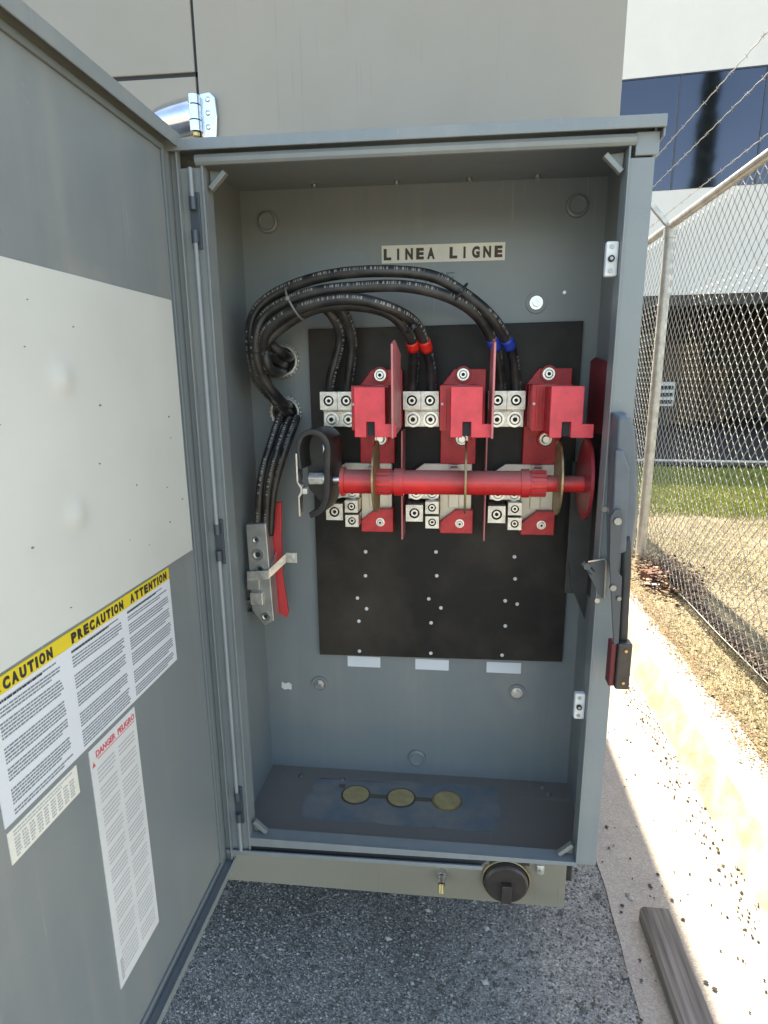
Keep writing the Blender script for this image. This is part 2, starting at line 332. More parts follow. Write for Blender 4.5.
# conduit bushings through the back wall
for z in (.816,.723):
    x=.026
    b=MB();b.lathe((x,D,z),(0,-1,0),[(-.02,.0225),(.012,.0225),(.014,.024),(.014,.0275),(.011,.029),(.0,.029)],n=36,mi=0)
    b.cyl((x,D-.0008,z),(x,D-.0012,z),.0224,n=30,mi=1)
    for k in range(24):
        a=k*math.pi/12;b.box(-.0016,.0016,-.011,-.001,.0285,.0305,mi=0,M=Matrix.Translation((x,D,z))@Matrix.Rotation(a,4,'Y'))
    b.build('conduit_bushing',[ALU,DARK],cab)
# door -----------------------------------------------------------
DOORX=-.045
b=MB();yz=-.66
b.box(-.0475,DOORX,yz,.004,-.052,1.104)
b.box(DOORX,-.028,yz,-.0005,1.101,1.104);b.box(DOORX,-.028,yz,-.0005,-.052,-.049)
b.box(-.030,-.028,yz,-.0005,1.086,1.1015);b.box(-.030,-.028,yz,-.0005,-.0495,-.040)
b.box(DOORX,-.032,-.0025,-.0005,-.049,1.101);b.box(-.034,-.032,-.012,-.0025,-.04,1.092)
b.box(DOORX,-.028,yz,yz+.003,-.049,1.101)
door=b.build('door',GRAY,cab,bevel=.0006)
b=MB();b.box(DOORX+.0001,DOORX+.0035,-.034,-.027,-.035,1.086);b.box(DOORX+.0001,DOORX+.0035,yz+.03,-.034,1.078,1.086);b.box(DOORX+.0001,DOORX+.0035,yz+.03,-.034,-.035,-.028)
b.build('door_gasket',mat('gasket_grey',(.16,.185,.19),.55),door,bevel=.0008)
b=MB()
# blank plate with two small dents
ny,nz=60,60;Y0,Y1,Z0,Z1=-.62,-.0395,.5355,.8905;vs=[];fs=[]
for j in range(nz+1):
    for i in range(ny+1):
        y=Y0+(Y1-Y0)*i/ny;z=Z0+(Z1-Z0)*j/nz;x=DOORX+.0012
        for dy,dz in ((-.307,.786),(-.312,.648)):
            x+=.0045*math.exp(-((y-dy)**2+(z-dz)**2)/(2*.009**2))
        x+=.0010*noise.noise((y*9,z*9,3))
        vs.append((x,y,z))
for j in range(nz):
    for i in range(ny):
        a=j*(ny+1)+i;fs.append((a,a+1,a+ny+2,a+ny+1))
b.add(vs,fs,0,True);b.box(DOORX+.0001,DOORX+.0006,Y0,Y1,Z0,Z1)
rq=random.Random(8)
for _ in range(16):
    y_=rq.uniform(-.43,-.06);z_=rq.uniform(.55,.87);q_=rq.uniform(.0006,.0018)
    b.prism([(y_-q_,z_),(y_,z_-q_*.6),(y_+q_*1.4,z_+q_*.2),(y_,z_+q_*.7)],0,DOORX+.0008,DOORX+.0024,mi=1)
b.build('blank_plate',[PLATE,INKG],door)
def DM(y,z,x=DOORX+.0013): # text frame on the door: +X of text -> +y, up -> z, normal +x
    return Matrix.Translation((x,y,z))@Matrix(((0,0,1,0),(1,0,0,0),(0,1,0,0),(0,0,0,1)))
def lines(b,y0,y1,z0,z1,n,mi,th,gaps=(),seed=1,x=DOORX+.0012,x2=None,indent=True):
    rnd=random.Random(seed);dz=(z1-z0)/n
    for i in range(n):
        if i in gaps:continue
        z=z1-dz*(i+.5);y=y0;end=y1-(rnd.uniform(.0,.25)*(y1-y0) if (i+1) in gaps or i==n-1 else rnd.uniform(0,.03)*(y1-y0))
        while y<end-.001:
            w=min(rnd.uniform(.0012,.0065),end-y)
            b.box(x,x+.0003,y,y+w,z-th/2,z+th/2,mi=mi);y+=w+.0011
b=MB();yl=-.476;yr=-.1215
b.box(DOORX+.0001,DOORX+.0010,yl,yr,.3945,.5160,mi=0);b.box(DOORX+.0001,DOORX+.0011,yl,yr,.5162,.5322,mi=1)
for w,y0,y1 in (('CAUTION',-.451,-.381),('PRECAUTION',-.349,-.245),('ATTENTION',-.228,-.130)):
    wt=[.35 if c=='I' else 1 for c in w];u_=(y1-y0)/(sum(wt)+.28*(len(w)-1));yy=y0
    for c,k_ in zip(w,wt): b.text(c,.0142,DM(yy,.5190),mi=2,width=u_*k_,bold=.0008);yy+=u_*(k_+.28)
b.add([(DOORX+.0014,-.466,.5195),(DOORX+.0014,-.4545,.5195),(DOORX+.0014,-.460,.529)],[(0,1,2)],mi=2)
b.text('!',.008,DM(-.4608,.5205,DOORX+.0016),mi=1,width=.0009)
for i,(y0,y1) in enumerate(((-.462,-.372),(-.352,-.252),(-.238,-.130))):
    g=(1,2,6,7,12,13,18,19,24)
    lines(b,y0,y1,.3985,.5125,33,3,.0015,[(1,5,11,12,18,23,24,30),(1,6,7,13,19,20,26),(1,4,9,15,21,22,28)][i],seed=i+3)
    lines(b,y0,y1-.02,.5078,.5118,1,2,.0020,seed=i+40)
b.build('caution_sticker',[PAPER,YEL,INK,INKG],door,label='white sticker with yellow band reading CAUTION PRECAUTION ATTENTION')
b=MB();b.box(DOORX+.0001,DOORX+.0010,-.3455,-.2455,.062,.3885,mi=0)
b.text('DANGER  PELIGRO',.0105,DM(-.334,.3745,DOORX+.0012),mi=1,width=.085,bold=.0002)
b.add([(DOORX+.0013,-.3435,.366),(DOORX+.0013,-.337,.366),(DOORX+.0013,-.340,.3725)],[(0,1,2)],mi=1)
b.box(DOORX+.0012,DOORX+.0014,-.332,-.25,.3710,.3718,mi=1)
lines(b,-.335,-.298,.205,.362,30,2,.0016,(4,9,15,20,25),seed=11)
lines(b,-.290,-.253,.205,.362,30,2,.0016,(3,8,14,21,26),seed=12)
lines(b,-.335,-.298,.075,.20,22,2,.0013,(4,9,15),seed=13);lines(b,-.290,-.253,.075,.20,22,2,.0013,(5,10,17),seed=14)
b.box(DOORX+.0012,DOORX+.0014,-.340,-.335,.070,.10,mi=2)
b.build('wiring_sticker',[PAPERW,INKR,INKLG],door,label='long white sticker with a red heading')
b=MB();b.box(DOORX+.0001,DOORX+.0010,-.475,-.369,.3555,.3885,mi=0)
lines(b,-.468,-.376,.380,.387,2,1,.0012,seed=21)
for k in range(9):
    lines(b,-.468+k*.0105,-.468+k*.0105+.0075,.3585,.379,6,1,.0016,seed=30+k)
b.build('rating_sticker',[PAPERC,INKLG],door,label='small white table sticker below the caution sticker')
# right side operating gear
b=MB();b.prism([(.075,.30+.12),(.235,.40),(.235,.56),(.255,.60),(.255,.80),(.06,.80),(.045,.56)],0,.5835,.5865);b.box(.548,.5835,.205,.208,.40,.64)
b.prism([(.5845,.355),(.5845,.60),(.546,.60),(.546,.475),(.552,.455),(.556,.42)],1,.19,.193)
b.build('mechanism_plate',mat('mechanism_grey',(.06,.06,.058),.5,.3,var=.2,vscale=20),cab,bevel=.0008)
b=MB();b.prism([(.5425,.522),(.5660,.5265),(.5690,.520),(.5695,.466),(.5660,.466),(.5590,.476),(.5400,.512)],1,-.0065,-.0040);b.cyl((.536,-.006,.520),(.550,-.008,.506),.0042,n=12);b.cyl((.541,-.012,.516),(.541,-.003,.516),.0055,n=6,smooth=False)
q=b.build('interlock_latch',mat('latch_grey',(.10,.11,.115),.4,.3),cab,bevel=.0007)
MB().prism([(.5425,.5235),(.5665,.5285),(.5695,.5225),(.5705,.466),(.5685,.466),(.5672,.5205),(.5655,.5262),(.5425,.5215)],1,-.0085,-.0066).build('bright_edge',STEEL,q)
for z in (.60,.462): MB().cyl((.5605,-.001,z),(.5605,-.006,z),.004,n=12).build('screw',STEEL,cab)
anchor(cab)
# handle
ha=thing('switch_lever','grey cast lever with a black grip on the right edge of the cabinet','lever',(.59,-.02,.34))
b=MB()
def ring(y,pts): return [(x,y,z) for x,z in pts]
o0=[(.5565,.737),(.576,.737),(.5865,.718),(.5905,.690),(.597,.650),(.601,.60),(.598,.545),(.591,.508),(.574,.508),(.5665,.535),(.5615,.60)]
back=ring(.010,[(x+.004,z) for x,z in o0]);mid=ring(-.030,o0)
cx,cz=.583,.63
front=ring(-.046,[(cx+(x-cx)*.70-.003,cz+(z-cz)*.95) for x,z in o0])
n=len(o0);vs=back+mid+front;fs=[]
for k in range(2):
    for i in range(n): fs.append((k*n+i,k*n+(i+1)%n,(k+1)*n+(i+1)%n,(k+1)*n+i))
fs+=[tuple(range(n)),tuple(range(2*n,3*n))]
b.add(vs,fs);b.box(.592,.598,-.01,.10,.56,.70)
b.build('housing',HANDLE,ha,bevel=.003,segs=3)
b=MB();b.prism([(.5585,.690),(.568,.690),(.5795,.664),(.5835,.550),(.567,.545),(.5615,.60)],1,-.053,-.044)
b.build('cover_pad',HANDLE,ha,bevel=.003,segs=3)
b=MB();b.prism([(.5565,.600),(.5620,.6115),(.5700,.6115),(.5735,.600),(.5720,.525),(.5785,.517),(.5815,.418),(.5745,.418),(.5645,.500),(.5600,.54)],1,-.0620,-.0585)
b.build('lever_plate',mat('lever_steel',(.075,.085,.095),.4,.3),ha,bevel=.0008)
for x,z,q in ((.566,.596,.0050),(.567,.502,.0042),(.576,.487,.003)): MB().cyl((x,-.0585,z),(x,-.066,z),q,n=16).build('pivot_screw',DKSTEEL,ha)
b=MB();b.tube(spline([(.584,-.040,.57),(.586,-.046,.53),(.587,-.049,.48),(.589,-.050,.415)],.01),.0072,n=14);b.build('lever_rod',RUB,ha)
b=MB();b.box(.5800,.6000,-.066,-.044,.3500,.4205,M=None);b.build('grip',BAKE,ha,bevel=.003,segs=3)
b=MB();b.box(.5715,.5796,-.062,-.040,.3530,.4190);g=b.build('grip_liner',mat('red_liner',(.13,.015,.018),.5),ha,bevel=.002)
for z in (.361,.410): MB().cyl((.591,-.066,z),(.591,-.0675,z),.0022,n=10).build('grip_rivet',BRASS,ha)
anchor(ha)
# insulating board
bd=thing('insulating_board','black insulating board fixed to the cabinet back wall behind the red switch poles','board',(.318,.262,.232))
MB().prism([(.0755,.2335),(.5605,.2395),(.5605,.8770),(.0755,.8705)],1,.2571,.2625).build('board',BLACKP,bd,bevel=.0008)
for x,z in ((.174,.455),(.173,.406),(.156,.359),(.174,.337),(.158,.310),(.311,.458),(.313,.410),(.298,.362),(.322,.344),(.303,.312),(.460,.452),(.463,.408),(.446,.363),(.469,.357),(.448,.311),(.158,.245),(.303,.247),(.444,.249)):
    MB().lathe((x,.2572,z),(0,-1,0),[(0,.0037),(.0012,.0035),(.002,.002),(.0021,.0001)],n=12).build('rivet',WHITEP,bd)
anchor(bd)
# ---------------------------------------------------------------- switch poles
def hexscrew(b,x,y,z,r=.008,mi=0,mid=1):
    b.lathe((x,y,z),(0,-1,0),[(0,r*1.45),(.0018,r*1.4),(.0018,r)],n=20,mi=mi)
    b.lathe((x,y-.0018,z),(0,-1,0),[(0,r),(.004,r*.95),(.0048,r*.75),(.0048,r*.42)],n=20,mi=mi)
    b.cyl((x,y-.0040,z),(x,y-.0044,z),r*.43,n=6,mi=mid)
def lug(b,x0,x1,z0,z1,yf,yb,rh,mi=0,dark=1,scr=2):
    """square block with a real bored hole and a socket screw sunk in it"""
    cx,cz=(x0+x1)/2,(z0+z1)/2;hx,hz=(x1-x0)/2,(z1-z0)/2;n=24;sq=[];ci=[];bo=[]
    for i in range(n):
        t=2*math.pi*i/n;c,s_=math.cos(t),math.sin(t);k=1/max(abs(c),abs(s_))
        sq.append((cx+c*k*hx,yf,cz+s_*k*hz));ci.append((cx+c*rh,yf,cz+s_*rh));bo.append((cx+c*rh,yf+.007,cz+s_*rh))
    sb=[(p[0],yb,p[2]) for p in sq]
    q=lambda a,b_:[(a+i,a+(i+1)%n,b_+(i+1)%n,b_+i) for i in range(n)]
    b.add(sq+ci+bo+sb,q(0,n)+q(0,3*n),mi);b.add(ci+bo,q(0,n),dark);b.add(bo,[tuple(range(n))],dark)
    b.lathe((cx,yf+.007,cz),(0,-1,0),[(0,rh*.80),(.0045,rh*.78),(.0055,rh*.66),(.0055,rh*.36),(.001,rh*.34)],n=20,mi=scr)
def pole():
    p=thing('switch_pole','red moulded switch pole with two silver lugs above and three below','switch pole',(.3562,.25,.50))
    X=.3562
    def P(L):return [(X+a,z) for a,z in L]
    b=MB();b.prism(P([(-.0385,.631),(.0255,.631),(.0255,.683),(.040,.70),(.040,.7985),(-.016,.7985),(-.0385,.770)]),1,.236,.2568);b.build('base_plate',RED,p,bevel=.0015)
    b=MB();b.prism(P([(-.0365,.699),(.026,.699),(.026,.772),(-.0365,.772)]),1,.140,.2358)
    b.box(X-.0375,X-.0362,.145,.155,.70,.771);b.box(X-.038,X-.0365,.18,.186,.70,.771)
    b.prism(P([(-.0165,.697),(.0285,.697),(.0285,.769),(-.0165,.769)]),1,.0645,.1398)
    b.box(X+.028,X+.0285+.001,.10,.13,.70,.768)
    b.box(X-.030,X-.026,.1375,.1398,.702,.769);b.box(X-.0225,X-.0195,.1375,.1398,.702,.769);b.box(X-.0172,X-.0166,.08,.10,.70,.767)
    b.build('arc_chute',RED,p,bevel=.0012)
    for dx,dz in ((-.0330,.742),(.0262,.735)): MB().lathe((X+dx,.1396,dz),(0,-1,0),[(0,.0024),(.0012,.0022),(.0016,.0001)],n=12).build('rivet',WHITEP,p)
    b=MB();b.prism(P([(-.0178,.6955),(.0002,.6955),(.0002,.7190),(.0135,.7190),(.0135,.6955),(.0465,.6955),(.0465,.7158),(.0298,.7158),(.0298,.7710),(-.0178,.7710)]),1,.055,.0643)
    b.build('front_cover',REDFACE,p,bevel=.0009)
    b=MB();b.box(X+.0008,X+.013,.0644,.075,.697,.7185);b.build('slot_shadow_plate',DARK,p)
    b=MB();hexscrew(b,X,.2358,.789,.0075,0,1);b.lathe((X,.2358,.789),(0,-1,0),[(0,.0145),(.004,.014),(.004,.0118),(0,.0116)],mi=2)
    b.build('screw',[STEEL,DARK,RED],p)
    b=MB();b.lathe((X,.2358,.6765),(0,-1,0),[(0,.0155),(.014,.0150),(.014,.0122),(.004,.0118)],mi=2);hexscrew(b,X,.234,.6765,.0078,0,1);b.cyl((X,.232,.6765),(X,.222,.6765),.006,n=12);b.build('screw',[STEEL,DARK,RED],p)
    # line side
    for k in (0,1):
        x0=X-.103+k*.0312
        b=MB();lug(b,x0,x0+.0305,.7300,.7610,.2,.248,.0092);b.build('lug',[ALU,DARK,STEEL],p,bevel=0)
    b=MB();b.box(X-.1025,X-.0405,.222,.248,.6985,.7296);b.box(X-.102,X-.041,.214,.2219,.7262,.7295)
    b.build('terminal_pad',ALU,p,bevel=.0012)
    for k in (0,1):
        x0=X-.087+k*.031;b=MB();hexscrew(b,x0,.2219,.7120,.0098,0,1);b.build('stud_nut',[STEEL,DARK],p)
    # load side
    for x0,x1,z0,z1,r in ((-.0983,-.0675,.5303,.5607,.0095),(-.0632,-.0392,.5450,.5672,.0072),(-.0628,-.0385,.5180,.5402,.0072)):
        b=MB();lug(b,X+x0,X+x1,z0,z1,.2,.248,r);b.build('lug',[ALU,DARK,STEEL],p)
    b=MB();b.box(X-.096,X-.04,.222,.248,.5678,.600);b.build('terminal_pad',ALU,p,bevel=.0012)
    for x,z in ((-.081,.580),(-.052,.580)):
        b=MB();hexscrew(b,X+x,.2219,z,.0095,0,1);b.build('stud_nut',[STEEL,DARK],p)
    b=MB();b.prism(P([(-.0938,.6005),(.0195,.6005),(.0195,.6305),(-.068,.6305),(-.0938,.6120)]),1,.2400,.2485);b.prism(P([(-.0385,.505),(.0195,.548),(.0195,.6003),(-.0385,.6003)]),1,.2400,.2485);
    b.build('contact_plate',CREAM,p,bevel=.001)
    b=MB();b.prism(P([(-.0372,.5030),(.0228,.5030),(.0228,.5475),(-.0090,.5475),(-.0372,.5250)]),1,.2250,.2398);b.box(X-.037,X+.0225,.2487,.2568,.504,.547);b.build('lower_base',RED,p,bevel=.0015)
    b=MB();hexscrew(b,X-.001,.2249,.5225,.0058,0,1);b.build('screw',[STEEL,DARK],p)
    b=MB();b.box(X-.022,X-.004,.232,.2399,.5500,.630);b.box(X-.0195,X-.0065,.2,.2319,.60,.628);b.build('jaw_contact',CREAM,p,bevel=.001)
    anchor(p);return p
p0=pole()
labs=['left red switch pole beside the black hood, nearest the hinge side','middle red switch pole, fed by the cables with red tape','right red switch pole nearest the big red disc, fed by the cables with blue tape']
poles=[]
for k in range(3):
    o=p0 if k==1 else copy_tree(p0)
    o.location=(.209+.1473*k,.25,.50);o['label']=labs[k];o['group']='red switch poles in a row';poles.append(o)
# ---------------------------------------------------------------- shaft with blades
sh=thing('operating_shaft','long red shaft crossing the three poles, with thin blades and an end disc','shaft',(.36,.12,.62))
SY,SZ,SR=.115,.6165,.0200
b=MB();b.cyl((.160,SY,SZ),(.470,SY,SZ),SR,n=40);b.cyl((.470,SY,SZ),(.5515,SY,SZ),.0135,n=32)
b.build('tube',REDSHAFT,sh,bevel=.001)
for x0,x1,r in ((.1575,.1635,.0245),(.247,.262,.0232),(.4525,.4655,.0232)):
    b=MB();b.cyl((x0,SY,SZ),(x1,SY,SZ),r,n=40);b.build('collar',REDSHAFT,sh,bevel=.0012)
for x in (.228,.4800):
    b=MB()
    for k in range(16):
        a=k*math.pi/8;b.box(-.012,.012,-.0025,.0025,SR-.001,SR+.0018,M=Matrix.Translation((x,SY,SZ))@Matrix.Rotation(a,4,'X'))
    b.cyl((x-.010,SY,SZ),(x+.010,SY,SZ),SR-.0005,n=30);b.build('ribbed_sleeve',REDSHAFT,sh)
def disc(x,t,r,name,m,cy=SY,cz=SZ+.008,hy=1.0,a0=60,a1=300):
    poly=[]
    for i in range(33):
        a=R(a0+(a1-a0)*i/32);poly.append((cy+math.cos(a)*r*hy,cz+math.sin(a)*r))
    b=MB();b.prism(poly,0,x-t/2,x+t/2);b.prism
    return b.build(name,m,sh,bevel=.0006)
for k in range(3): disc(.2145+.1473*k+.0015,.0035,.060,'blade',BLADE,cy=SY+.005)
d=disc(.5535,.005,.0655,'end_disc',mat('red_disc',(.36,.03,.04),.35,var=.15,vscale=20),a0=0,a1=348.75)
b=MB();b.cyl((.128,SY,SZ+.003),(.1575,SY,SZ+.003),.0065,n=20);b.build('spindle',STEEL,sh)
b=MB();b.cyl((.103,SY,SZ+.004),(.127,SY,SZ+.004),.0112,n=6,smooth=False);b.cyl((.127,SY,SZ+.004),(.1315,SY,SZ+.004),.0095,n=20);b.build('clevis',ALU,sh,bevel=.001)
anchor(sh)
# hood at left
ho=thing('shaft_hood','dark curved hood with a thin steel plate around the left end of the red shaft','hood',(.11,.12,.565))
arch=[(.094,.640),(.091,.665),(.093,.683),(.101,.696),(.113,.7005),(.127,.698),(.137,.688),(.1405,.672),(.1385,.64),(.136,.605),(.131,.583),(.120,.567),(.104,.560)]
sp=spline([(x,0,z) for x,z in arch],.004)
b=MB();vs=[];n=len(sp)
for i,p_ in enumerate(sp):
    t=(sp[min(i+1,n-1)]-sp[max(i-1,0)]).normalized();nr=Vector((t.z,0,-t.x));th=.0028+.0022*min(1,i/(n*.4))
    w=i/(n-1)
    yf=.088+.03*max(0,w-.6);yb=.165
    vs+=[(p_.x+nr.x*th,yf,p_.z+nr.z*th),(p_.x-nr.x*th,yf,p_.z-nr.z*th),(p_.x+nr.x*th+.006,yb,p_.z+nr.z*th),(p_.x-nr.x*th+.006,yb,p_.z-nr.z*th)]
fs=[]
for i in range(n-1):
    a=4*i;c=a+4;fs+=[(a,a+1,c+1,c),(a+2,c+2,c+3,a+3),(a,c,c+2,a+2),(a+1,a+3,c+3,c+1)]
fs+=[(0,1,3,2),(4*n-4,4*n-3,4*n-1,4*n-2)]
b.add(vs,fs,0,True);b.prism([(.094,.60),(.094,.675),(.104,.692),(.126,.694),(.138,.68),(.138,.62),(.131,.585),(.118,.572)],1,.140,.160);b.build('hood',HOOD,ho,bevel=.0008)
b=MB();b.box(.0895,.0925,.078,.110,.620,.667);b.prism([(.0895,.6202),(.0925,.6202),(.0985,.612),(.0985,.602),(.094,.595),(.094,.563),(.091,.563),(.091,.597),(.0955,.604),(.0955,.610)],1,.078,.1)
b.build('steel_plate',STEEL,ho,bevel=.0005)
b=MB();b.box(.0988,.1075,.076,.09,.6005,.6105);b.build('pin_block',ALU,ho,bevel=.0012)
b=MB();b.tube([(.1345,.084,.681),(.1355,.0835,.674),(.1335,.084,.667)],.0014,n=8);b.build('spring_clip',STEEL,ho)
anchor(ho)
# barriers
bl=['pink upright barrier plate between the left and middle poles, above the shaft','pink upright barrier plate between the middle and right poles, above the shaft']
for k in range(2):
    x=.2515+.1495*k
    b=MB();b.prism([(.042,.695),(.040,.833),(.075,.840),(.165,.822),(.165,.70)],0,x-.0016,x+.0016)
    tag(b.build('barrier_plate',PINKB,None,bevel=.0005),bl[k],'barrier plate','upright barrier plates between poles')
bl=['narrow lower barrier strip between the left and middle poles, hanging behind the shaft','narrow lower barrier strip between the middle and right poles, hanging behind the shaft']
for k in range(2):
    x=.2510+.1485*k
    b=MB();b.prism([(.2,.496),(.195,.600),(.2,.693),(.2568,.693),(.2568,.496)],0,x-.0013,x+.0013)
    tag(b.build('barrier_plate',PINKB,None,bevel=.0004),bl[k],'barrier plate','upright barrier plates between poles')
b=MB();b.prism([(.05,.70),(.045,.80),(.19,.815),(.23,.81),(.23,.69)],0,.5715,.5745)
tag(b.build('barrier_plate',mat('dark_red_fibre',(.20,.03,.035),.45,var=.2,vscale=20),None,bevel=.0005),'dark red barrier plate close to the right inner wall of the cabinet','barrier plate','upright barrier plates between poles')
# ---------------------------------------------------------------- neutral bar
nb=thing('neutral_bar','silver neutral terminal bar with screws on a red strip, at the left inner wall','terminal bar',(-.01,.18,.33))
b=MB();b.prism([(-.030,.528),(.008,.531),(.0135,.343),(-.006,.333),(-.028,.362)],1,.160,.196);b.box(-.033,-.008,.154,.162,.405,.428)
b.build('bar',mat('bar_aluminium',(.42,.42,.39),.42,.6,var=.12,vscale=40),nb,bevel=.002)
for x,z,r in ((-.012,.500,.0055),(-.010,.472,.0092),(-.008,.443,.0070),(-.012,.388,.0065),(-.002,.352,.0068)):
    b=MB();b.lathe((x,.1602,z),(0,-1,0),[(0,r*1.25),(.0016,r*1.2),(.0016,r*.9),(.0005,r*.4)],n=18,mi=0);b.cyl((x,.1602,z),(x,.1592,z),r*.55,n=12,mi=1);b.build('screw',[STEEL,DARK],nb)
b=MB();b.box(-.028,-.004,.153,.1598,.376,.400);b.build('clamp',ALU,nb,bevel=.0015)
b=MB();b.prism([(-.030,.424),(.010,.428),(.012,.445),(-.030,.442)],1,.150,.1535);b.prism([(.155,.428),(.155,.445),(.215,.472),(.215,.456)],0,.0105,.0125)
b.add([(.010,.153,.428),(.038,.175,.454),(.038,.175,.471),(.010,.153,.445),(.010,.156,.428),(.038,.178,.454),(.038,.178,.471),(.010,.156,.445)],[(0,1,2,3),(4,5,6,7),(0,1,5,4),(2,3,7,6),(1,2,6,5),(0,3,7,4)])
b.box(.038,.0585,.1745,.1775,.4535,.4725);b.cyl((.049,.1745,.463),(.049,.171,.463),.0042,n=6,smooth=False)
b.build('strap',ALU,nb,bevel=.0006)
b=MB();b.prism([(.004,.365),(.010,.345),(.026,.334),(.030,.346),(.022,.42),(.0235,.50),(.0265,.562),(.012,.562),(.006,.52)],1,.200,.208);b.build('red_strip',mat('red_strip',(.55,.04,.045),.45),nb,bevel=.001)
b=MB();b.box(-.041,-.030,.170,.190,.352,.356);b.box(-.041,-.03,.17,.19,.375,.379);b.build('foot',DKSTEEL,nb)
anchor(nb)
# ---------------------------------------------------------------- cables
CP={'blue2': [(0.02, 0.3, 0.716), (0.0232, 0.21, 0.7435), (0.0035, 0.17, 0.7856), (0.0007, 0.1541, 0.8399), (0.0118, 0.1506, 0.8883), (0.052, 0.1474, 0.9197), (0.128, 0.1376, 0.941), (0.2147, 0.1275, 0.9461), (0.3003, 0.1317, 0.9388), (0.3546, 0.1413, 0.9124), (0.4034, 0.1562, 0.8736), (0.4352, 0.1916, 0.8267), (0.4461, 0.212, 0.7823), (0.4477, 0.22, 0.7588)], 'blue1': [(0.03, 0.3, 0.728), (0.0371, 0.2, 0.7438), (0.0157, 0.16, 0.7889), (0.0145, 0.1361, 0.8406), (0.038, 0.1358, 0.8882), (0.1092, 0.1266, 0.9153), (0.1952, 0.1228, 0.9228), (0.2696, 0.1168, 0.9208), (0.3335, 0.1314, 0.9053), (0.3788, 0.1537, 0.8776), (0.4056, 0.1823, 0.8374), (0.4188, 0.21, 0.7875), (0.4221, 0.22, 0.7589)], 'red2': [(0.03, 0.3, 0.81), (0.0316, 0.2011, 0.8134), (0.0233, 0.1504, 0.8305), (0.0406, 0.1284, 0.8642), (0.0946, 0.1195, 0.8928), (0.1701, 0.1131, 0.9049), (0.2324, 0.1188, 0.8936), (0.2775, 0.1522, 0.8696), (0.2965, 0.1903, 0.8247), (0.3026, 0.212, 0.7834), (0.3007, 0.22, 0.7595)], 'red1': [(0.02, 0.3, 0.806), (0.0324, 0.2, 0.7956), (0.0286, 0.156, 0.8036), (0.028, 0.1513, 0.8395), (0.062, 0.1489, 0.8697), (0.1162, 0.1404, 0.8937), (0.1729, 0.1362, 0.8975), (0.2315, 0.1379, 0.8867), (0.2635, 0.1584, 0.8587), (0.2727, 0.1865, 0.825), (0.2696, 0.212, 0.7836), (0.2673, 0.22, 0.7596)], 'none2': [(0.034, 0.3, 0.822), (0.0434, 0.2137, 0.824), (0.0244, 0.1833, 0.8471), (0.04, 0.1652, 0.8796), (0.0965, 0.1616, 0.9068), (0.1365, 0.166, 0.9094), (0.1585, 0.1744, 0.8869), (0.1662, 0.1985, 0.8446), (0.1567, 0.212, 0.7844), (0.1511, 0.22, 0.7602)], 'none1': [(0.034, 0.3, 0.716), (0.0345, 0.22, 0.7288), (0.0192, 0.18, 0.7737), (0.0086, 0.1698, 0.8248), (0.0259, 0.1676, 0.865), (0.0665, 0.1621, 0.9021), (0.1123, 0.174, 0.9043), (0.1382, 0.1799, 0.8841), (0.1444, 0.2032, 0.8484), (0.1245, 0.212, 0.7846), (0.1203, 0.22, 0.7603)], 'n1': [(0.015, 0.3, 0.712), (0.0284, 0.22, 0.7199), (0.0183, 0.19, 0.6776), (0.0034, 0.175, 0.6256), (-0.0061, 0.172, 0.5714), (-0.0138, 0.176, 0.4954)], 'n2': [(0.026, 0.3, 0.708), (0.0436, 0.21, 0.708), (0.0337, 0.18, 0.6698), (0.0192, 0.17, 0.6175), (0.0092, 0.17, 0.5683), (0.0015, 0.176, 0.4958)], 'n3': [(0.036, 0.3, 0.708), (0.0586, 0.21, 0.7116), (0.0475, 0.19, 0.6741), (0.0308, 0.182, 0.6248), (0.0173, 0.182, 0.579), (0.0064, 0.186, 0.5029)]}
info={
'blue2':('outermost black cable arching over to the right pole, blue tape','blue'),
'blue1':('second black cable arching to the right pole just under the outermost, blue tape','blue'),
'red2':('black cable ending in the right hand lug of the middle pole, red tape','red'),
'red1':('black cable ending in the left hand lug of the middle pole, red tape','red'),
'none2':('black cable dropping into the right hand lug of the left pole',None),
'none1':('black cable dropping into the left hand lug of the left pole',None),
'n1':('leftmost black cable running down to the silver neutral bar',None),
'n2':('middle black cable running down to the silver neutral bar',None),
'n3':('rightmost black cable running down to the silver neutral bar',None)}
for k,P in CP.items():
    c=thing('power_cable',info[k][0],'cable',P[0],'black power cables')
    path=spline(P,.005);b=MB();r=.0090 if k[0]!='n' or k[:2]=='no' else .0072
    b.tube(path,r,n=18,uv=True);n_=len(path);i_=int(n_*.55);c_=path[i_];k_=max(range(18),key=lambda q:(Vector(b.v[i_*18+q])-c_).dot(Vector((-.1,-.9,.45))));b.uv={a:(u[0],((a%18)-k_+9)%18/18) for a,u in b.uv.items()};b.build('jacket',CABLE,c)
    if info[k][1]:
        n=len(path);zt=[i for i,p in enumerate(path) if i>n*.7 and .828<p.z<.846]
        if zt: MB().tube(path[zt[0]:zt[-1]+1],r+.0012,n=18).build('phase_tape',TAPR if info[k][1]=='red' else TAPB,c)
    anchor(c)
def tie(c,nrm,ra,rb,up,lab,m,r=.0018,tail=None):
    c=Vector(c);nrm=Vector(nrm).normalized();up=Vector(up);a=(up-nrm*up.dot(nrm)).normalized();bb=nrm.cross(a)
    t=thing('cable_tie',lab,'cable tie',c,'cable ties on the black cables')
    pts=[c+a*math.cos(q)*ra+bb*math.sin(q)*rb for q in [2*math.pi*i/36 for i in range(36)]]
    MB().tube(pts,r,n=8,closed=True).build('strap',m,t)
    h=c-Vector((0,1,0))*rb+a*ra*.2
    MB().box(h.x-.003,h.x+.003,h.y-.004,h.y+.001,h.z-.003,h.z+.003).build('head',m,t,bevel=.0006)
    anchor(t)
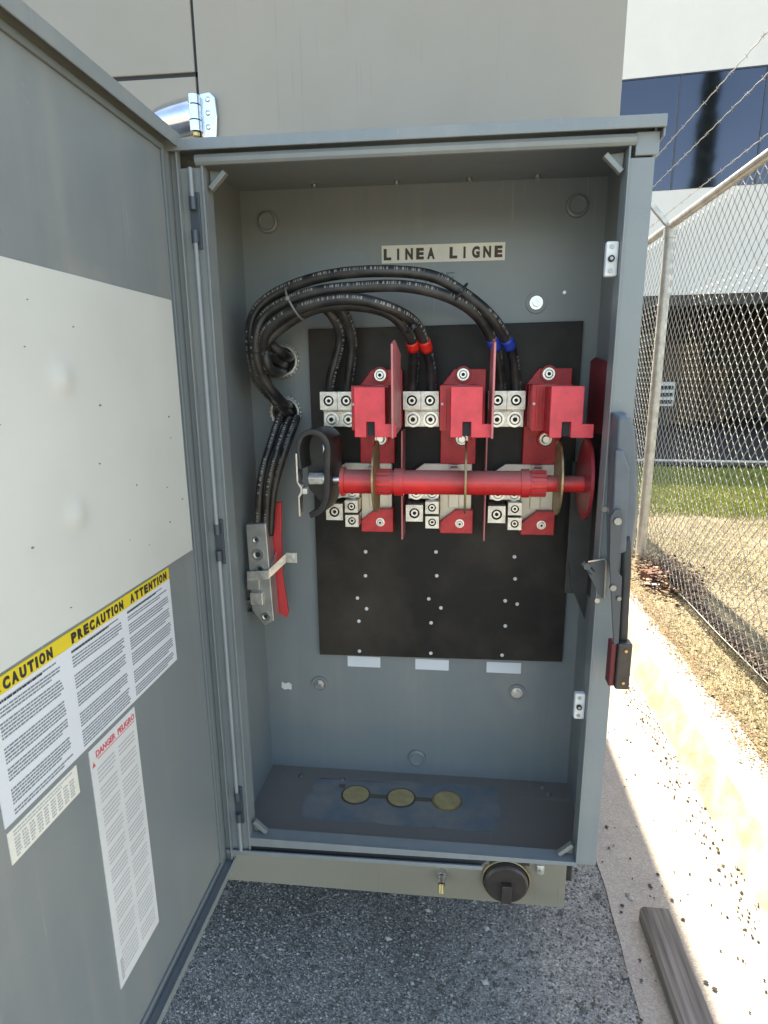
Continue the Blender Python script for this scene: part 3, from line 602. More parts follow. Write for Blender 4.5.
GT=mat('grey_tie',(.20,.19,.175),.5);BT=RUB
tie((0.0839, 0.138, 0.9013),(.9,0,.45),.027,.033,(0,0,1),'grey cable tie around the top of the bundle, upper left of the black board',GT)
tie((0.0262, 0.155, 0.8247),(.05,0,1),.030,.034,(1,0,0),'thin black cable tie around the bundle beside the upper conduit hole',BT,.0009)
tie((0.3487, 0.135, 0.9122),(.75,.15,-.6),.017,.013,(0,0,1),'small black cable tie on the pair of cables with blue tape',BT)
tie((0.2738, 0.155, 0.8626),(.5,.2,-.8),.013,.015,(1,0,.6),'small black cable tie on the pair of cables with red tape',BT)
# ================================================================ BEIGE ENCLOSURE
en=thing('beige_enclosure','large beige steel equipment enclosure behind the grey cabinet, with a chrome hinge','enclosure',(-1.2,2.3,-.378))
b=MB();b.box(-3.2,.603,.306,4.3,-.376,2.40);b.build('body',BEIGE,en,bevel=.004)
b=MB();b.box(-3.2,.6057,.2985,.3054,-.379,-.10);b.build('wall_shade_strip',sheet_paint('beige_shade_tone',(.225,.205,.155),(.18,.16,.12),.42,False),en,bevel=.001)  # lower wall strip, toned darker olive to imitate shade under the cabinet
b=MB();b.box(-.1150,.6055,.300,.3055,-.097,2.405);b.build('wall_panel',BEIGE,en,bevel=.0015)
b=MB();b.box(-3.2,-.1197,.300,.3055,1.3050,2.405);b.build('wall_panel',BEIGE,en,bevel=.0015)
b=MB();b.box(-3.2,-.1195,.3005,.3055,-.097,1.2985);b.build('access_door',BEIGE,en,bevel=.0015)
SKID=mat('skid_black',(.03,.03,.03),.6)
for x in (-2.9,.35): MB().box(x,x+.12,.95,4.2,-.65,-.378).build('skid',SKID,en)
# seams are real gaps, with a dark strip painting in their shade; hinge
hg=MB();vs=[];fs=[];nu,nv=28,16
for i in range(nu+1):
    u=i/nu;hw=.030*(1-(1-u)**2.6)**.5*(1-.12*u)+.0005;zc_=1.220+.016*u;xx=-.236+.112*u
    for j in range(nv+1):
        v=-1+2*j/nv;vs.append((xx,.2997-.020*(1-abs(v)**2.4)*(1-(1-u)**4)-.002,zc_+hw*v+.006*(v>0)*v*u))
for i in range(nu):
    for j in range(nv): q=i*(nv+1)+j;fs.append((q,q+1,q+nv+2,q+nv+1))
hg.add(vs,fs,0,True)
hg.prism([(-.113,1.200),(-.086,1.192),(-.0815,1.232),(-.0835,1.262),(-.092,1.270),(-.110,1.268)],1,.290,.2997)
for z0,z1 in ((1.206,1.222),(1.224,1.246),(1.248,1.262)): hg.cyl((-.118,.283,z0),(-.118,.283,z1),.0105,n=24)
for x,z in ((-.098,1.215),(-.097,1.237),(-.096,1.258)): hg.lathe((x,.2905,z),(0,-1,0),[(0,.005),(.002,.0045),(.003,.0001)],n=14)
b=MB();b.box(-3.2,-.113,.3040,.3058,1.2985,1.3062);b.box(-.1197,-.1132,.3040,.3058,-.09,2.40);b.build('seam_shade_fill',DARK,en)  # dark fill stands in for the shade inside the panel gaps
hgo=hg.build('chrome_hinge',CHROME,en,bevel=.002,segs=3)
b=MB();b.cyl((-.118,.283,1.199),(-.118,.283,1.2045),.006,n=14);b.build('pin',BRASS,hgo)
b=MB();b.cyl((.331,.299,-.311),(.331,.285,-.311),.012,n=6,smooth=False,mi=0);b.cyl((.331,.285,-.311),(.331,.270,-.316),.0085,n=18,mi=0);b.cyl((.331,.27,-.316),(.331,.258,-.330),.006,n=14,mi=1)
b.build('drain_fitting',[STEEL,BRASS],en,bevel=.0008)
b=MB();y=.299
b.lathe((.474,y,-.310),(0,-1,0),[(0,.054),(.010,.054),(.0125,.0530),(.0125,.051),(.006,.0505)],n=48,mi=0);b.lathe((.474,y,-.310),(0,-1,0),[(0,.0505),(.022,.048),(.026,.044),(.026,.0001)],n=48,mi=1)
b.box(.463,.485,y-.040,y-.0255,-.345,-.300,mi=1)
b.box(.424,.436,y-.012,y-.001,-.252,-.270,mi=2);b.box(.430,.524,y-.010,y-.001,-.268,-.254,mi=1)
b.build('filler_cap',[mat('dull_brass',(.33,.27,.17),.45,.6),BAKE,STEEL],en,bevel=.001)
b=MB();b.box(.540,.556,.288,.2995,-.285,-.265);b.cyl((.548,.288,-.275),(.548,.28,-.275),.005,n=10);b.cyl((.430,.2995,-.322),(.430,.292,-.322),.006,n=12);b.build('small_fitting',ALU,en,bevel=.001)
b=MB();b.box(.6058,.628,.34,.39,-.345,-.265);b.cyl((.6058,.365,-.30),(.634,.365,-.30),.012,n=16);b.build('side_bumper',RUB,en,bevel=.004)
anchor(en)
# ================================================================ GROUND
def ground_mat(name,c1,c2,c3,scale,bump,grain,rough=.9,crack=False,patch=.5):
    m=bpy.data.materials.new(name);m.use_nodes=True;nt=m.node_tree;N=nt.nodes;L=nt.links;b=N['Principled BSDF'];b.inputs['Roughness'].default_value=rough
    g=N.new('ShaderNodeNewGeometry')
    v=N.new('ShaderNodeTexVoronoi');v.inputs['Scale'].default_value=grain;L.new(g.outputs['Position'],v.inputs['Vector'])
    cr=N.new('ShaderNodeValToRGB');e=cr.color_ramp.elements;e[0].position=.0;e[0].color=(*c1,1);e[1].position=1;e[1].color=(*c3,1);k=e.new(.55);k.color=(*c2,1)
    sp=N.new('ShaderNodeSeparateColor');L.new(v.outputs['Color'],sp.inputs[0]);L.new(sp.outputs[0],cr.inputs['Fac'])
    n=N.new('ShaderNodeTexNoise');n.inputs['Scale'].default_value=scale;n.inputs['Detail'].default_value=8;n.inputs['Roughness'].default_value=.7;L.new(g.outputs['Position'],n.inputs['Vector'])
    mr=N.new('ShaderNodeMapRange');mr.inputs['From Min'].default_value=.3;mr.inputs['From Max'].default_value=.7;mr.inputs['To Min'].default_value=1-patch*.5;mr.inputs['To Max'].default_value=1+patch*.4;L.new(n.outputs['Fac'],mr.inputs['Value'])
    mx=N.new('ShaderNodeMix');mx.data_type='RGBA';mx.blend_type='MULTIPLY';mx.inputs['Factor'].default_value=1;L.new(cr.outputs['Color'],mx.inputs['A']);L.new(mr.outputs['Result'],mx.inputs['B'])
    L.new(mx.outputs['Result'],b.inputs['Base Color'])
    bp=N.new('ShaderNodeBump');bp.inputs['Distance'].default_value=bump;bp.inputs['Strength'].default_value=.9;L.new(v.outputs['Distance'],bp.inputs['Height']);bp.invert=True
    bp2=N.new('ShaderNodeBump');bp2.inputs['Distance'].default_value=bump*2;n2=N.new('ShaderNodeTexNoise');n2.inputs['Scale'].default_value=grain*.35;n2.inputs['Detail'].default_value=6;L.new(g.outputs['Position'],n2.inputs['Vector']);L.new(n2.outputs['Fac'],bp2.inputs['Height']);L.new(bp.outputs['Normal'],bp2.inputs['Normal']);L.new(bp2.outputs['Normal'],b.inputs['Normal'])
    return m
ASPH=ground_mat('rough_asphalt',(.16,.152,.138),(.27,.256,.232),(.42,.40,.36),6,.0035,270,patch=.7)
CONC=ground_mat('worn_concrete',(.27,.235,.195),(.33,.29,.245),(.40,.355,.305),3,.0006,300,patch=.35)
SOIL=ground_mat('dry_soil',(.11,.085,.05),(.185,.15,.088),(.27,.225,.14),2.5,.005,90,patch=.6)
def sheet(name,x0,x1,y0,y1,z,m,nx,ny,amp=0,fr=4,edge=0):
    vs=[];fs=[]
    for j in range(ny+1):
        for i in range(nx+1):
            x=x0+(x1-x0)*i/nx;y=y0+(y1-y0)*j/ny
            xx=x+(edge*noise.noise((y*7,3.1,i)) if edge and i in(0,nx) else 0)
            vs.append((xx,y,z+amp*noise.noise((x*fr,y*fr,1.7))))
    for j in range(ny):
        for i in range(nx): a=j*(nx+1)+i;fs.append((a,a+1,a+nx+2,a+nx+1))
    b=MB();b.add(vs,fs,0,True);return b.build(name,m)
tag(sheet('ground',-150,150,-60,240,-.70,SOIL,4,4),kind='structure')
tag(sheet('road',-30,1.30,-40,60,-.65,ASPH,2,2),kind='structure')
tag(sheet('gutter',.79,1.215,-6,9,-.6455,CONC,6,420,.0015,6,edge=.007),kind='structure')
# kerb with a yellow-washed sloping face and a chipped pale top
def kerb_m():
    m=mat('kerb_concrete',(.42,.39,.33),.85,var=.12,vscale=14,bump=.002,bscale=60);return m
KF=mat('kerb_face_yellow_wash',(.235,.21,.135),.85,0,col2=(.42,.395,.32),vscale=9,vdetail=8,bump=.002,bscale=70)
b=MB();ny=300;vs=[];fs=[];prof=[(1.195,-.655,1),(1.206,-.646,1),(1.262,-.515,1),(1.283,-.500,0),(1.340,-.497,0),(1.402,-.500,0),(1.43,-.56,0)]
for j in range(ny+1):
    y=-3+12*j/ny
    for x,z,k in prof:
        n_=noise.noise((y*5,x*9,z*9));n2=noise.noise((y*17,x*30,z*30))
        vs.append((x+(.014*n_+.012*n2)*(1.5 if x>1.39 else 1),y,z+(.008*n_+.007*n2)*(1 if z>-.6 else .3)))
P_=len(prof)
for j in range(ny):
    for i in range(P_-1):
        a=j*P_+i;b.add([],[])
        fs.append((a,a+1,a+P_+1,a+P_))
b.add(vs,fs,0,True);b.m=[1 if (i%(P_-1))<2 else 0 for i in range(len(b.f))]
tag(b.build('kerb',[kerb_m(),KF]),kind='structure')
tag(sheet('verge',1.385,7,-3,10,-.512,SOIL,110,300,.028,2.2),kind='structure')
tag(sheet('field',6.99,60,-40,100,-.53,SOIL,4,4),kind='structure')
# grass as stuff
def blades(name,n,xr,yr,hr,w,cols,z0,seed,clump=.0,dens=None,lean=.5,tips=None):
    rnd=random.Random(seed);b=MB();i=0;tries=0
    while i<n and tries<n*8:
        tries+=1
        x=rnd.uniform(*xr);y=rnd.uniform(*yr)
        if dens and rnd.random()>dens(x,y):continue
        h=rnd.uniform(*hr);a=rnd.uniform(0,6.28);l=rnd.uniform(0,lean)*h;aa=rnd.uniform(0,6.28)
        z=z0+.028*noise.noise((x*2.2,y*2.2,1.7))-.004;ca,sa=math.cos(a)*w,math.sin(a)*w
        mx=x+math.cos(aa)*l*.4;my=y+math.sin(aa)*l*.4
        b.v+=[(x-ca,y-sa,z),(x+ca,y+sa,z),(mx+ca*.7,my+sa*.7,z+h*.6),(mx-ca*.7,my-sa*.7,z+h*.6),(x+math.cos(aa)*l,y+math.sin(aa)*l,z+h*(1-.3*l/h))]
        o=len(b.v)-5;mi=rnd.randrange(len(cols))
        b.f+=[(o,o+1,o+2,o+3),(o+3,o+2,o+4)];b.m+=[mi,mi];b.sm+=[False,False];i+=1
    me=bpy.data.meshes.new(name);me.from_pydata(b.v,[],b.f)
    for c in cols: me.materials.append(c)
    me.polygons.foreach_set('material_index',b.m);o=bpy.data.objects.new(name,me);COL.objects.link(o);return tag(o,kind='stuff')
def leafm(n,c):
    m=mat(n,c,.7,var=.2,vscale=9);return m
S1,S2,S3=leafm('straw',(.33,.285,.11)),leafm('straw_pale',(.42,.37,.20)),leafm('dead_leaf',(.24,.13,.065))
G1,G2,G3=leafm('green_grass',(.115,.17,.035)),leafm('dull_green_grass',(.20,.22,.045)),leafm('bright_green_grass',(.27,.30,.04))
def dn(x,y):
    v=noise.noise((x*1.6,y*1.6,9))*.5+.5;e=min(1,max(0,(x-1.37)/.12));return e*(.25+.75*v)
tag(blades('dry_grass',60000,(1.38,3.6),(.7,6.2),(.006,.030),.0011,[S1,S2,S3,S2],-.512,1,dens=dn,lean=1.3),'short dry straw coloured grass between kerb and lawn','grass')
tag(blades('sparse_grass',30000,(1.42,3.8),(.9,5.2),(.012,.035),.0012,[G2,G2,S1],-.512,2,dens=lambda x,y:(noise.noise((x*1.1+5,y*.9,2))*.5+.5)**3*4,lean=1.0),'thin tufts of dull green grass in the dry verge','grass')
tag(blades('lawn_grass',80000,(1.5,7.0),(5.1,8.75),(.03,.07),.004,[G3,G3,G3,G2],-.512,3,dens=lambda x,y:min(1,max(0,(y-5.0-.35*noise.noise((x*2,y*2,0)))/.45)),lean=.7),'green lawn strip beyond the fence, partly in building shade','grass')
tag(blades('grass_field',9000,(3.4,7.0),(2.5,6.5),(.01,.04),.003,[S1,S2,G2],-.512,4,lean=1),'dry grass further out beyond the fence','grass')
# loose stones on the asphalt, fallen seeds on the gutter, litter
def stones(name,n,fn,rr,cols,seed,flat=.6):
    rnd=random.Random(seed);b=MB()
    base=[(0,0,1),(1,0,0),(0,1,0),(-1,0,0),(0,-1,0),(0,0,-1)];fc=[(0,1,2),(0,2,3),(0,3,4),(0,4,1),(5,2,1),(5,3,2),(5,4,3),(5,1,4)]
    for _ in range(n):
        x,y,z=fn(rnd);r=rnd.uniform(*rr)*(1 if rnd.random()<.9 else 1.6);a=rnd.uniform(0,6.28);ca,sa=math.cos(a),math.sin(a);mi=rnd.randrange(len(cols));o=len(b.v)
        for p in base:
            px=p[0]*r*rnd.uniform(.7,1.3);py=p[1]*r*rnd.uniform(.7,1.3);b.v.append((x+px*ca-py*sa,y+px*sa+py*ca,z+p[2]*r*flat))
        for f in fc:b.f.append(tuple(i+o for i in f));b.m.append(mi);b.sm.append(False)
    me=bpy.data.meshes.new(name);me.from_pydata(b.v,[],b.f)
    for c in cols: me.materials.append(c)
    me.polygons.foreach_set('material_index',b.m);o=bpy.data.objects.new(name,me);COL.objects.link(o);return tag(o,kind='stuff')
ST=[mat('stone_dark',(.085,.08,.07),.85),mat('stone_mid',(.28,.262,.23),.85),mat('stone_pale',(.38,.36,.32),.85),mat('stone_brown',(.20,.18,.15),.85)]
def road_pt(r):
    x=r.uniform(-.5,.80);return (x,r.uniform(-.35,1.3),-.649)
tag(stones('loose_gravel',42000,road_pt,(.0014,.0040),[ST[0],ST[1],ST[1],ST[2],ST[3],ST[0]],5),'dark and pale gravel grains on the shaded asphalt','gravel')
SEED=mat('seed_brown',(.06,.05,.035),.8)
def seed_pt(r):
    y=r.uniform(.3,2.2);c=1.165+.01*math.sin(y*9);x=c+r.gauss(0,.030) if r.random()<.8 else r.uniform(.85,1.2)
    return (min(x,1.2),y,-.6425)
tag(stones('fallen_seeds',420,seed_pt,(.0022,.0045),[SEED,SEED,mat('seed_olive',(.13,.12,.05),.8)],6,.8),'small dark seeds scattered along the sunlit gutter','seeds')
tag(stones('dropped_pebbles',70,lambda r:(r.uniform(-.1,.86),r.uniform(-.3,1.0),-.643),(.006,.011),[ST[1],ST[0],ST[3],ST[2]],15,.6),'larger loose pebbles lying on the shaded asphalt','pebbles')
tag(stones('scattered_crumbs',90,lambda r:(r.uniform(.3,1.0),r.uniform(0,1.0),-.642),(.003,.0065),[ST[0],SEED],8,.7),'dark crumbs on the shaded concrete and asphalt edge','crumbs')
tag(stones('kerb_crumbs',2600,lambda r:(1.40+r.gauss(0,.035)+.03*noise.noise((r.random()*.01,r.random()*.01,0)),r.uniform(.5,3.2),-.492),(.002,.006),[mat('soil_crumb',(.22,.15,.09),.9),mat('leaf_crumb',(.30,.20,.10),.9)],9,.5),'soil crumbs and leaf bits spilling over the kerb top','soil crumbs')
# leaf litter along the fence foot
def leaves(name,n,fn,sr,cols,seed):
    rnd=random.Random(seed);b=MB()
    for _ in range(n):
        x,y,z=fn(rnd);s_=rnd.uniform(*sr);M=Matrix.Translation((x,y,z))@Matrix.Rotation(rnd.uniform(0,6.28),4,'Z')@Matrix.Rotation(rnd.uniform(-.9,.9),4,'X')
        o=len(b.v)
        for p in ((-s_,0,0),(0,-s_*.4,s_*.15),(s_,0,0),(0,s_*.4,s_*.2)): b.v.append(tuple(M@Vector(p)))
        b.f+=[(o,o+1,o+2),(o,o+2,o+3)];mi=rnd.randrange(len(cols));b.m+=[mi,mi];b.sm+=[False]*2
    me=bpy.data.meshes.new(name);me.from_pydata(b.v,[],b.f)
    for c in cols: me.materials.append(c)
    me.polygons.foreach_set('material_index',b.m);o=bpy.data.objects.new(name,me);COL.objects.link(o);return tag(o,kind='stuff')
L1=leafm('brown_leaf',(.17,.085,.05));L2=leafm('dark_leaf',(.07,.04,.03));L3=leafm('tan_leaf',(.34,.22,.12))
tag(leaves('leaf_litter',2600,lambda r:(1.68+abs(r.gauss(0,.035)),r.uniform(1.0,3.3),-.50+r.uniform(0,.02)),(.006,.018),[L1,L2,L2,L3],11),'dark dead leaves caught along the foot of the fence','leaf litter')
tag(leaves('dappled_dry_leaves',5500,lambda r:(r.uniform(1.42,2.6),r.uniform(.8,4.5),-.50),(.005,.013),[L1,L2,L3,L3,S2],12),'scattered brown leaves in the dry verge, extra ones imitating dappled shade','dry leaves')  # real litter, thickened with dark leaves to suggest dappled shade
# debris heap at the post foot
db=thing('debris_heap','brown clod of brick and dead leaves at the foot of the fence post','debris',(1.66,3.15,-.5))
rnd=random.Random(4);b=MB();M=Matrix.Translation((1.60,3.08,-.455))@Matrix.Rotation(R(12),4,'Z');b.box(-.085,.085,-.05,.05,-.04,.035,M=M);b.build('brick',mat('dirty_brick',(.15,.065,.045),.9,var=.35,vscale=30,bump=.004,bscale=50),db,bevel=.006)
b=MB();b.prism([(1.50,2.98),(1.58,2.95),(1.60,2.99),(1.53,3.03)],2,-.478,-.472);b.build('pale_shard',WHITEP,db)
b=MB()
for _ in range(1700):
    g=rnd.gauss;x=1.68+g(0,.08);y=3.12+g(0,.17);z=-.49+abs(g(0,.05));s_=rnd.uniform(.008,.022);M=Matrix.Translation((x,y,z))@Matrix.Rotation(rnd.uniform(0,6.28),4,'Z')@Matrix.Rotation(rnd.uniform(-1.3,1.3),4,'X')
    b.add([(-s_,0,0),(0,-s_*.5,0),(s_,0,0),(0,s_*.5,s_*.3)],[(0,1,2),(0,2,3)],rnd.randrange(3),False,M)
b.build('leaf_clump',[L1,L2,L3],db)
b=MB()
for _ in range(26):
    x=1.66+rnd.gauss(0,.06);y=3.12+rnd.gauss(0,.08);a=rnd.uniform(0,6.28);l=rnd.uniform(.06,.16);b.cyl((x,y,-.47),(x+math.cos(a)*l,y+math.sin(a)*l*.6,-.44+rnd.uniform(0,.09)),.0022,.001,n=5)
b.build('twigs',L3,db);anchor(db)
# timber
b=MB();vs=[];fs=[];n=40
for j in range(n+1):
    y=.560-1.0*j/n
    xc=.90+.008*(j/n);
    for x,z in ((-.040,-.646),(.034,-.646),(.036,-.612),(.030,-.6035),(-.033,-.6035),(-.041,-.612)):
        vs.append((xc+x+.0015*noise.noise((y*12,x*40,0)),y,z+.001*noise.noise((y*20,x*30,5))))
for j in range(n):
    for i in range(6): a=j*6;fs.append((a+i,a+(i+1)%6,a+6+(i+1)%6,a+6+i))
fs+=[tuple(range(6)),tuple(range(n*6,n*6+6))]
b.add(vs,fs)
wm=bpy.data.materials.new('weathered_timber');wm.use_nodes=True;N=wm.node_tree.nodes;L=wm.node_tree.links
tc=N.new('ShaderNodeTexCoord');mp=N.new('ShaderNodeMapping');mp.inputs['Scale'].default_value=(90,3,90);L.new(tc.outputs['Object'],mp.inputs[0]);nn=N.new('ShaderNodeTexNoise');nn.inputs['Scale'].default_value=1;nn.inputs['Detail'].default_value=8;L.new(mp.outputs[0],nn.inputs['Vector'])
cr=N.new('ShaderNodeValToRGB');cr.color_ramp.elements[0].position=.3;cr.color_ramp.elements[1].position=.7;cr.color_ramp.elements[0].color=(.062,.05,.042,1);cr.color_ramp.elements[1].color=(.235,.20,.17,1);L.new(nn.outputs['Fac'],cr.inputs['Fac']);L.new(cr.outputs['Color'],N['Principled BSDF'].inputs['Base Color']);N['Principled BSDF'].inputs['Roughness'].default_value=.85
bp=N.new('ShaderNodeBump');bp.inputs['Distance'].default_value=.002;L.new(nn.outputs['Fac'],bp.inputs['Height']);L.new(bp.outputs['Normal'],N['Principled BSDF'].inputs['Normal'])
tag(b.build('timber_plank',wm),'weathered grey brown timber lying on the shaded concrete','timber')
# ================================================================ FENCE
fe=thing('chain_link_fence','galvanised chain link fence with barbed wire on angled arms, to the right of the cabinet','fence',(1.6,3.47,-.5))
FX=1.6
for y in (3.47,6.9,.05):
    b=MB();b.cyl((FX,y,-.56),(FX,y,1.60),.0325,n=24);b.cyl((FX,y,1.595),(FX,y,1.66),.037,n=24)
    for z in (-.1,.45,.98,1.2): b.cyl((FX,y,z),(FX,y,z+.012),.0345,n=24)
    b.build('post',GALV,fe)
    b=MB();b.prism([(FX-.018,1.655),(FX+.018,1.655),(FX-.235,1.935),(FX-.262,1.918)],1,y-.016,y+.016);b.build('wire_arm',GALV,fe,bevel=.002)
b=MB();b.cyl((FX,-1,1.67),(FX,7,1.67),.0225,n=20);b.build('top_rail',GALV,fe)
b=MB();w=.0375;hh=.0365;wr=.0016
zt,zb=1.66,-.475;nz=int((zt-zb)/hh)
i=0;y=.7
while y<6.4:
    pts=[]
    for k in range(nz+1):
        side=(k+i)%2
        X_=FX+.030+(.0024 if side else -.0024)+.004*noise.noise((y*2,k*.12,0));Y_=y+(w+.0016 if side else -.0016)+.008*noise.noise((y*1.5,k*.09,4));Z_=zt-k*hh
        pts.append((X_,Y_,Z_+.0052));pts.append((X_,Y_,Z_-.0052))
    b.tube(pts,wr,n=4,cap=False,smooth=False);y+=w;i+=1
b.build('mesh',GWIRE,fe)
b=MB();b.tube([(FX+.03,y_,-.455+.012*noise.noise((y_*1.3,0,0))) for y_ in [-.5+.1*k for k in range(75)]],.0028,n=6);b.build('tension_wire',GWIRE,fe)
for x,z in ((1.362,1.915),(1.43,1.84),(1.555,1.722)):
    b=MB();pts=[(x+.0015*math.cos(k*1.3),-1+k*.02,z+.0015*math.sin(k*1.3)) for k in range(400)]
    b.tube(pts,.0020,n=5)
    for k in range(4,400,7):
        p=Vector(pts[k])
        if k%1==0:
            for q in range(2):
                d_=Vector((math.cos(k*2.1+q*1.6),.35*(-1)**q,math.sin(k*2.1+q*1.6))).normalized()*.010;b.cyl(p-d_,p+d_,.0011,.0008,n=4)
    b.build('barbed_wire',GWIRE,fe)
anchor(fe)
# ================================================================ FAR BUILDING
A=R(-6.5);BM=Matrix.Translation((4.2,13.9,0))@Matrix.Rotation(A,4,'Z')
bu=thing('far_building','cream building with blue windows and a dark open ground floor beyond the fence','building',(4.2,14.5,-.52))
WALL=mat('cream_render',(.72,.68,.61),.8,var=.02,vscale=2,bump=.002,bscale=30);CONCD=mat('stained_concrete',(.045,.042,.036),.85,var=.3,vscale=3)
b=MB();b.box(-9,16,0,8,2.40,4.42,M=BM);b.box(-9,16,0,8,6.50,8.75,M=BM);b.box(-9,16,.06,8,4.42,6.50,M=BM);b.build('wall',WALL,bu)
# soffit beam
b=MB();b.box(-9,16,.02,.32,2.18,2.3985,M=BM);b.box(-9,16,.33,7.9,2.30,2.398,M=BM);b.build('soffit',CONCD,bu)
GL=mat('blue_glass',(.075,.078,.095),.06,1,var=.02,vscale=1);x=-9
while x<16:
    b=MB();b.box(x+.02,x+1.52,.03,.045,4.44,6.475,M=BM);b.build('window',GL,bu);x+=1.55
b=MB();x=-9
while x<16.1: b.box(x-.018,x+.018,.02,.0598,4.42,6.498,M=BM);x+=1.55
b.box(-9,16,.015,.0595,6.478,6.4985,M=BM);b.build('mullion',mat('dark_frame',(.04,.055,.09),.4),bu);
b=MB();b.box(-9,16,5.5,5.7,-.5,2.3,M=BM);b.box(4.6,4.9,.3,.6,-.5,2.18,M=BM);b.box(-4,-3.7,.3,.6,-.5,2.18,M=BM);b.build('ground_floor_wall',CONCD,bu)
anchor(bu)
lr=thing('low_rail','low grey pipe rail along the far edge of the lawn, in the shade','rail',(3.5,8.4,-.5))
b=MB();b.cyl((-6,9.05,-.405),(16,7.55,-.405),.022,n=12);b.build('pipe',GALV,lr)
for q in range(-5,16,2): MB().cyl((q,9.05-(q+6)*1.5/22,-.54),(q,9.05-(q+6)*1.5/22,-.41),.016,n=8).build('stub',GALV,lr)
anchor(lr)
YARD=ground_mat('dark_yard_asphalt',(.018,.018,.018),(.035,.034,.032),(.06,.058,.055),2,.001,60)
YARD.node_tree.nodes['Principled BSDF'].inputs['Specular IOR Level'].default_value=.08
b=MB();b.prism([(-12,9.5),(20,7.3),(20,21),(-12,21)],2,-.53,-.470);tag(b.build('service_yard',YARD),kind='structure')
def bp_(p):return BM@Vector(p)
# things in the dim ground floor
lc=thing('louvre_unit','pale louvred box unit standing in the dim ground floor, close behind the fence post','equipment box',bp_((.45,2,.3)))
b=MB();b.box(.62,1.10,1.9,2.4,.02,.60,M=BM);b.build('case',WHITEP,lc,bevel=.01)
b=MB();[b.box(.66,1.06,1.87,1.8995,.08+k*.17,.17+k*.17,M=BM) for k in range(3)];b.build('louvre',DARK,lc)
b=MB();b.box(.65,1.05,1.95,2.35,-.47,.0199,M=BM);b.build('stand',CONCD,lc);anchor(lc)
dp=thing('roller_door','blue grey roller door in the dim ground floor, left part','door',bp_((.5,5.4,-.5)))
b=MB();[b.box(-.7,1.2,5.40-(k%2)*.02,5.46,-.48+k*.1,-.385+k*.1,M=BM) for k in range(24)];b.build('slats',mat('roller_blue',(.20,.25,.30),.5),dp)
b=MB();b.box(-.8,-.7,5.35,5.47,-.5,2.0,M=BM);b.box(1.2,1.3,5.35,5.47,-.5,2.0,M=BM);b.build('frame',CONCD,dp);anchor(dp)
WD=mat('pallet_wood',(.10,.066,.04),.85,var=.3,vscale=12)
def pallet():
    p=thing('pallet','x','pallet');b=MB();[b.box(-.6+k*.2,-.46+k*.2,-.5,.5,.11,.13) for k in range(6)];b.build('deck_boards',WD,p)
    b=MB();[b.box(-.6,.6,y-.04,y+.04,.0,.1095) for y in(-.44,0,.44)];b.build('bearer',WD,p);return p
pp=pallet();k=0
for (x,y),n in (((1.2,3.2),15),((2.2,4.4),11)):
    for j in range(n):
        o=pp if k==0 else copy_tree(pp);k+=1
        o.location=bp_((x,y,-.47+j*.134));o.rotation_euler=(0,0,A+random.uniform(-.04,.04));o['group']='wooden pallets stacked under the building';o['label']=('wooden pallet in the shorter stack under the building' if n==11 else 'wooden pallet in the taller stack under the building')
# tree whose reflection shows in the glass; it stands behind the photographer
tr=thing('cypress_tree','tall dark cypress standing behind the photographer, seen mirrored in the blue windows','tree',(6.2,0,-.52))
b=MB();b.cyl((6.2,0,-.6),(6.2,0,14.5),.16,.02,n=10);b.build('trunk',mat('bark',(.08,.055,.04),.9),tr)
b=MB();rnd=random.Random(2)
for _ in range(16000):
    h=rnd.random()**.9;z=.2+h*15.2;rad=.62*(1-h**3)*(0.35+.65*min(1,h*6))*(.75+.35*noise.noise((z*1.5,rnd.random()*.1,0)));a=rnd.uniform(0,6.28);q=rad*math.sqrt(rnd.uniform(.25,1))
    x=6.2+math.cos(a)*q;y=math.sin(a)*q;s_=rnd.uniform(.04,.10);M=Matrix.Translation((x,y,z))@Matrix.Rotation(rnd.uniform(0,6.28),4,'Z')@Matrix.Rotation(rnd.uniform(.6,1.5),4,'X')
    b.add([(-s_*.4,0,0),(s_*.4,0,0),(0,s_*2,0)],[(0,1,2)],0,False,M)
b.build('crown',leafm('cypress_leaf',(.035,.055,.025)),tr);anchor(tr)
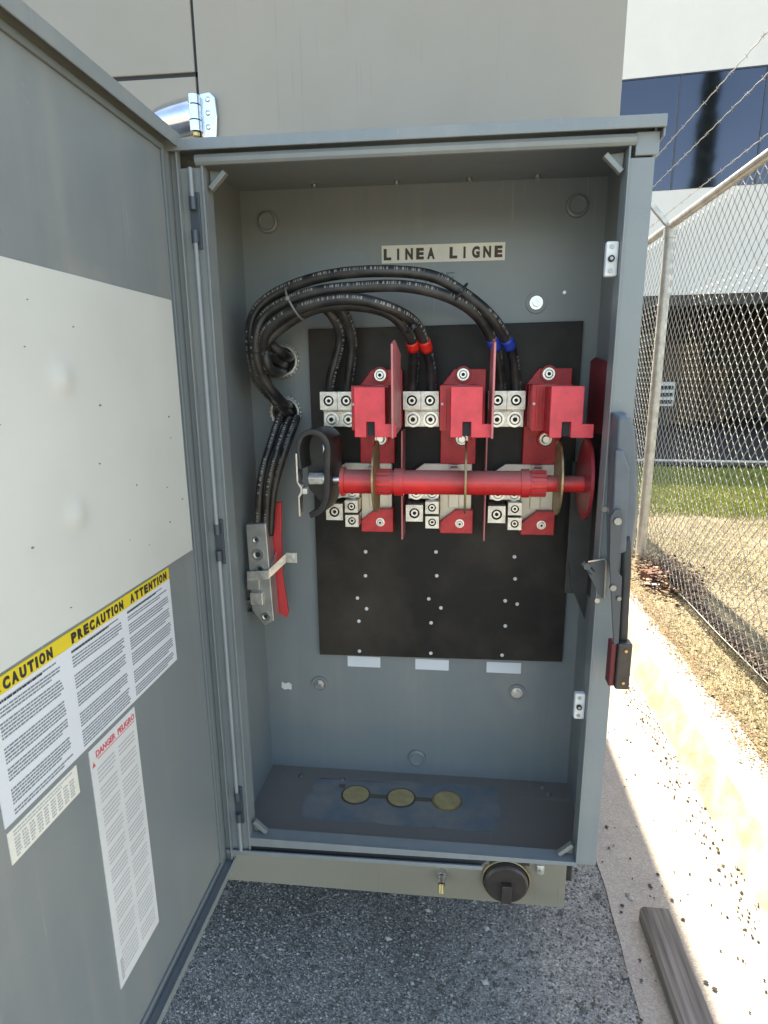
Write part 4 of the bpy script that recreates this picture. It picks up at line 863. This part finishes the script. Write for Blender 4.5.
# ================================================================ LIGHT, SKY, CAMERA
sd=Vector((-.12,.80,1)).normalized()
w=bpy.data.worlds.new('World');scene.world=w;w.use_nodes=True;N=w.node_tree.nodes;L=w.node_tree.links
sk=N.new('ShaderNodeTexSky');sk.sky_type='NISHITA';sk.sun_disc=False;sk.sun_elevation=math.asin(sd.z);sk.sun_rotation=math.atan2(sd.x,sd.y);sk.air_density=1.0;sk.dust_density=1.5;sk.ozone_density=1
L.new(sk.outputs[0],N['Background'].inputs['Color']);N['Background'].inputs['Strength'].default_value=.15
sl=bpy.data.lights.new('sun','SUN');sl.energy=4.6;sl.angle=R(.53);sl.color=(1,.95,.88);so=bpy.data.objects.new('sun',sl);COL.objects.link(so);so.rotation_euler=sd.to_track_quat('Z','Y').to_euler();so.location=(0,0,20)
cd=bpy.data.cameras.new('camera');co=bpy.data.objects.new('camera',cd);COL.objects.link(co);scene.camera=co
cd.sensor_fit='VERTICAL';cd.sensor_height=36;cd.sensor_width=27;cd.lens=634.34*36/1024;cd.shift_x=-4.67/1024;cd.shift_y=21.5/1024;cd.clip_start=.02;cd.clip_end=800
yaw,pit,rol=-.1151,-.2431,-.0077
fw=Vector((math.sin(yaw)*math.cos(pit),math.cos(yaw)*math.cos(pit),math.sin(pit)));r_=Vector((math.cos(yaw),-math.sin(yaw),0));u_=r_.cross(fw)
r2=r_*math.cos(rol)+u_*math.sin(rol);u2=u_*math.cos(rol)-r_*math.sin(rol)
co.matrix_world=Matrix(((r2.x,u2.x,-fw.x,.356),(r2.y,u2.y,-fw.y,-.9223),(r2.z,u2.z,-fw.z,.787),(0,0,0,1)))
scene.view_settings.view_transform='Standard';scene.view_settings.look='None';scene.view_settings.gamma=1;scene.view_settings.use_curve_mapping=False
scene.view_settings.exposure=2.1
scene.view_settings.use_white_balance=True;scene.view_settings.white_balance_temperature=7500;scene.view_settings.white_balance_tint=8
scene.render.engine='CYCLES'
scene.render.resolution_x=768;scene.render.resolution_y=1024
scene.cycles.max_bounces=8;scene.cycles.diffuse_bounces=5
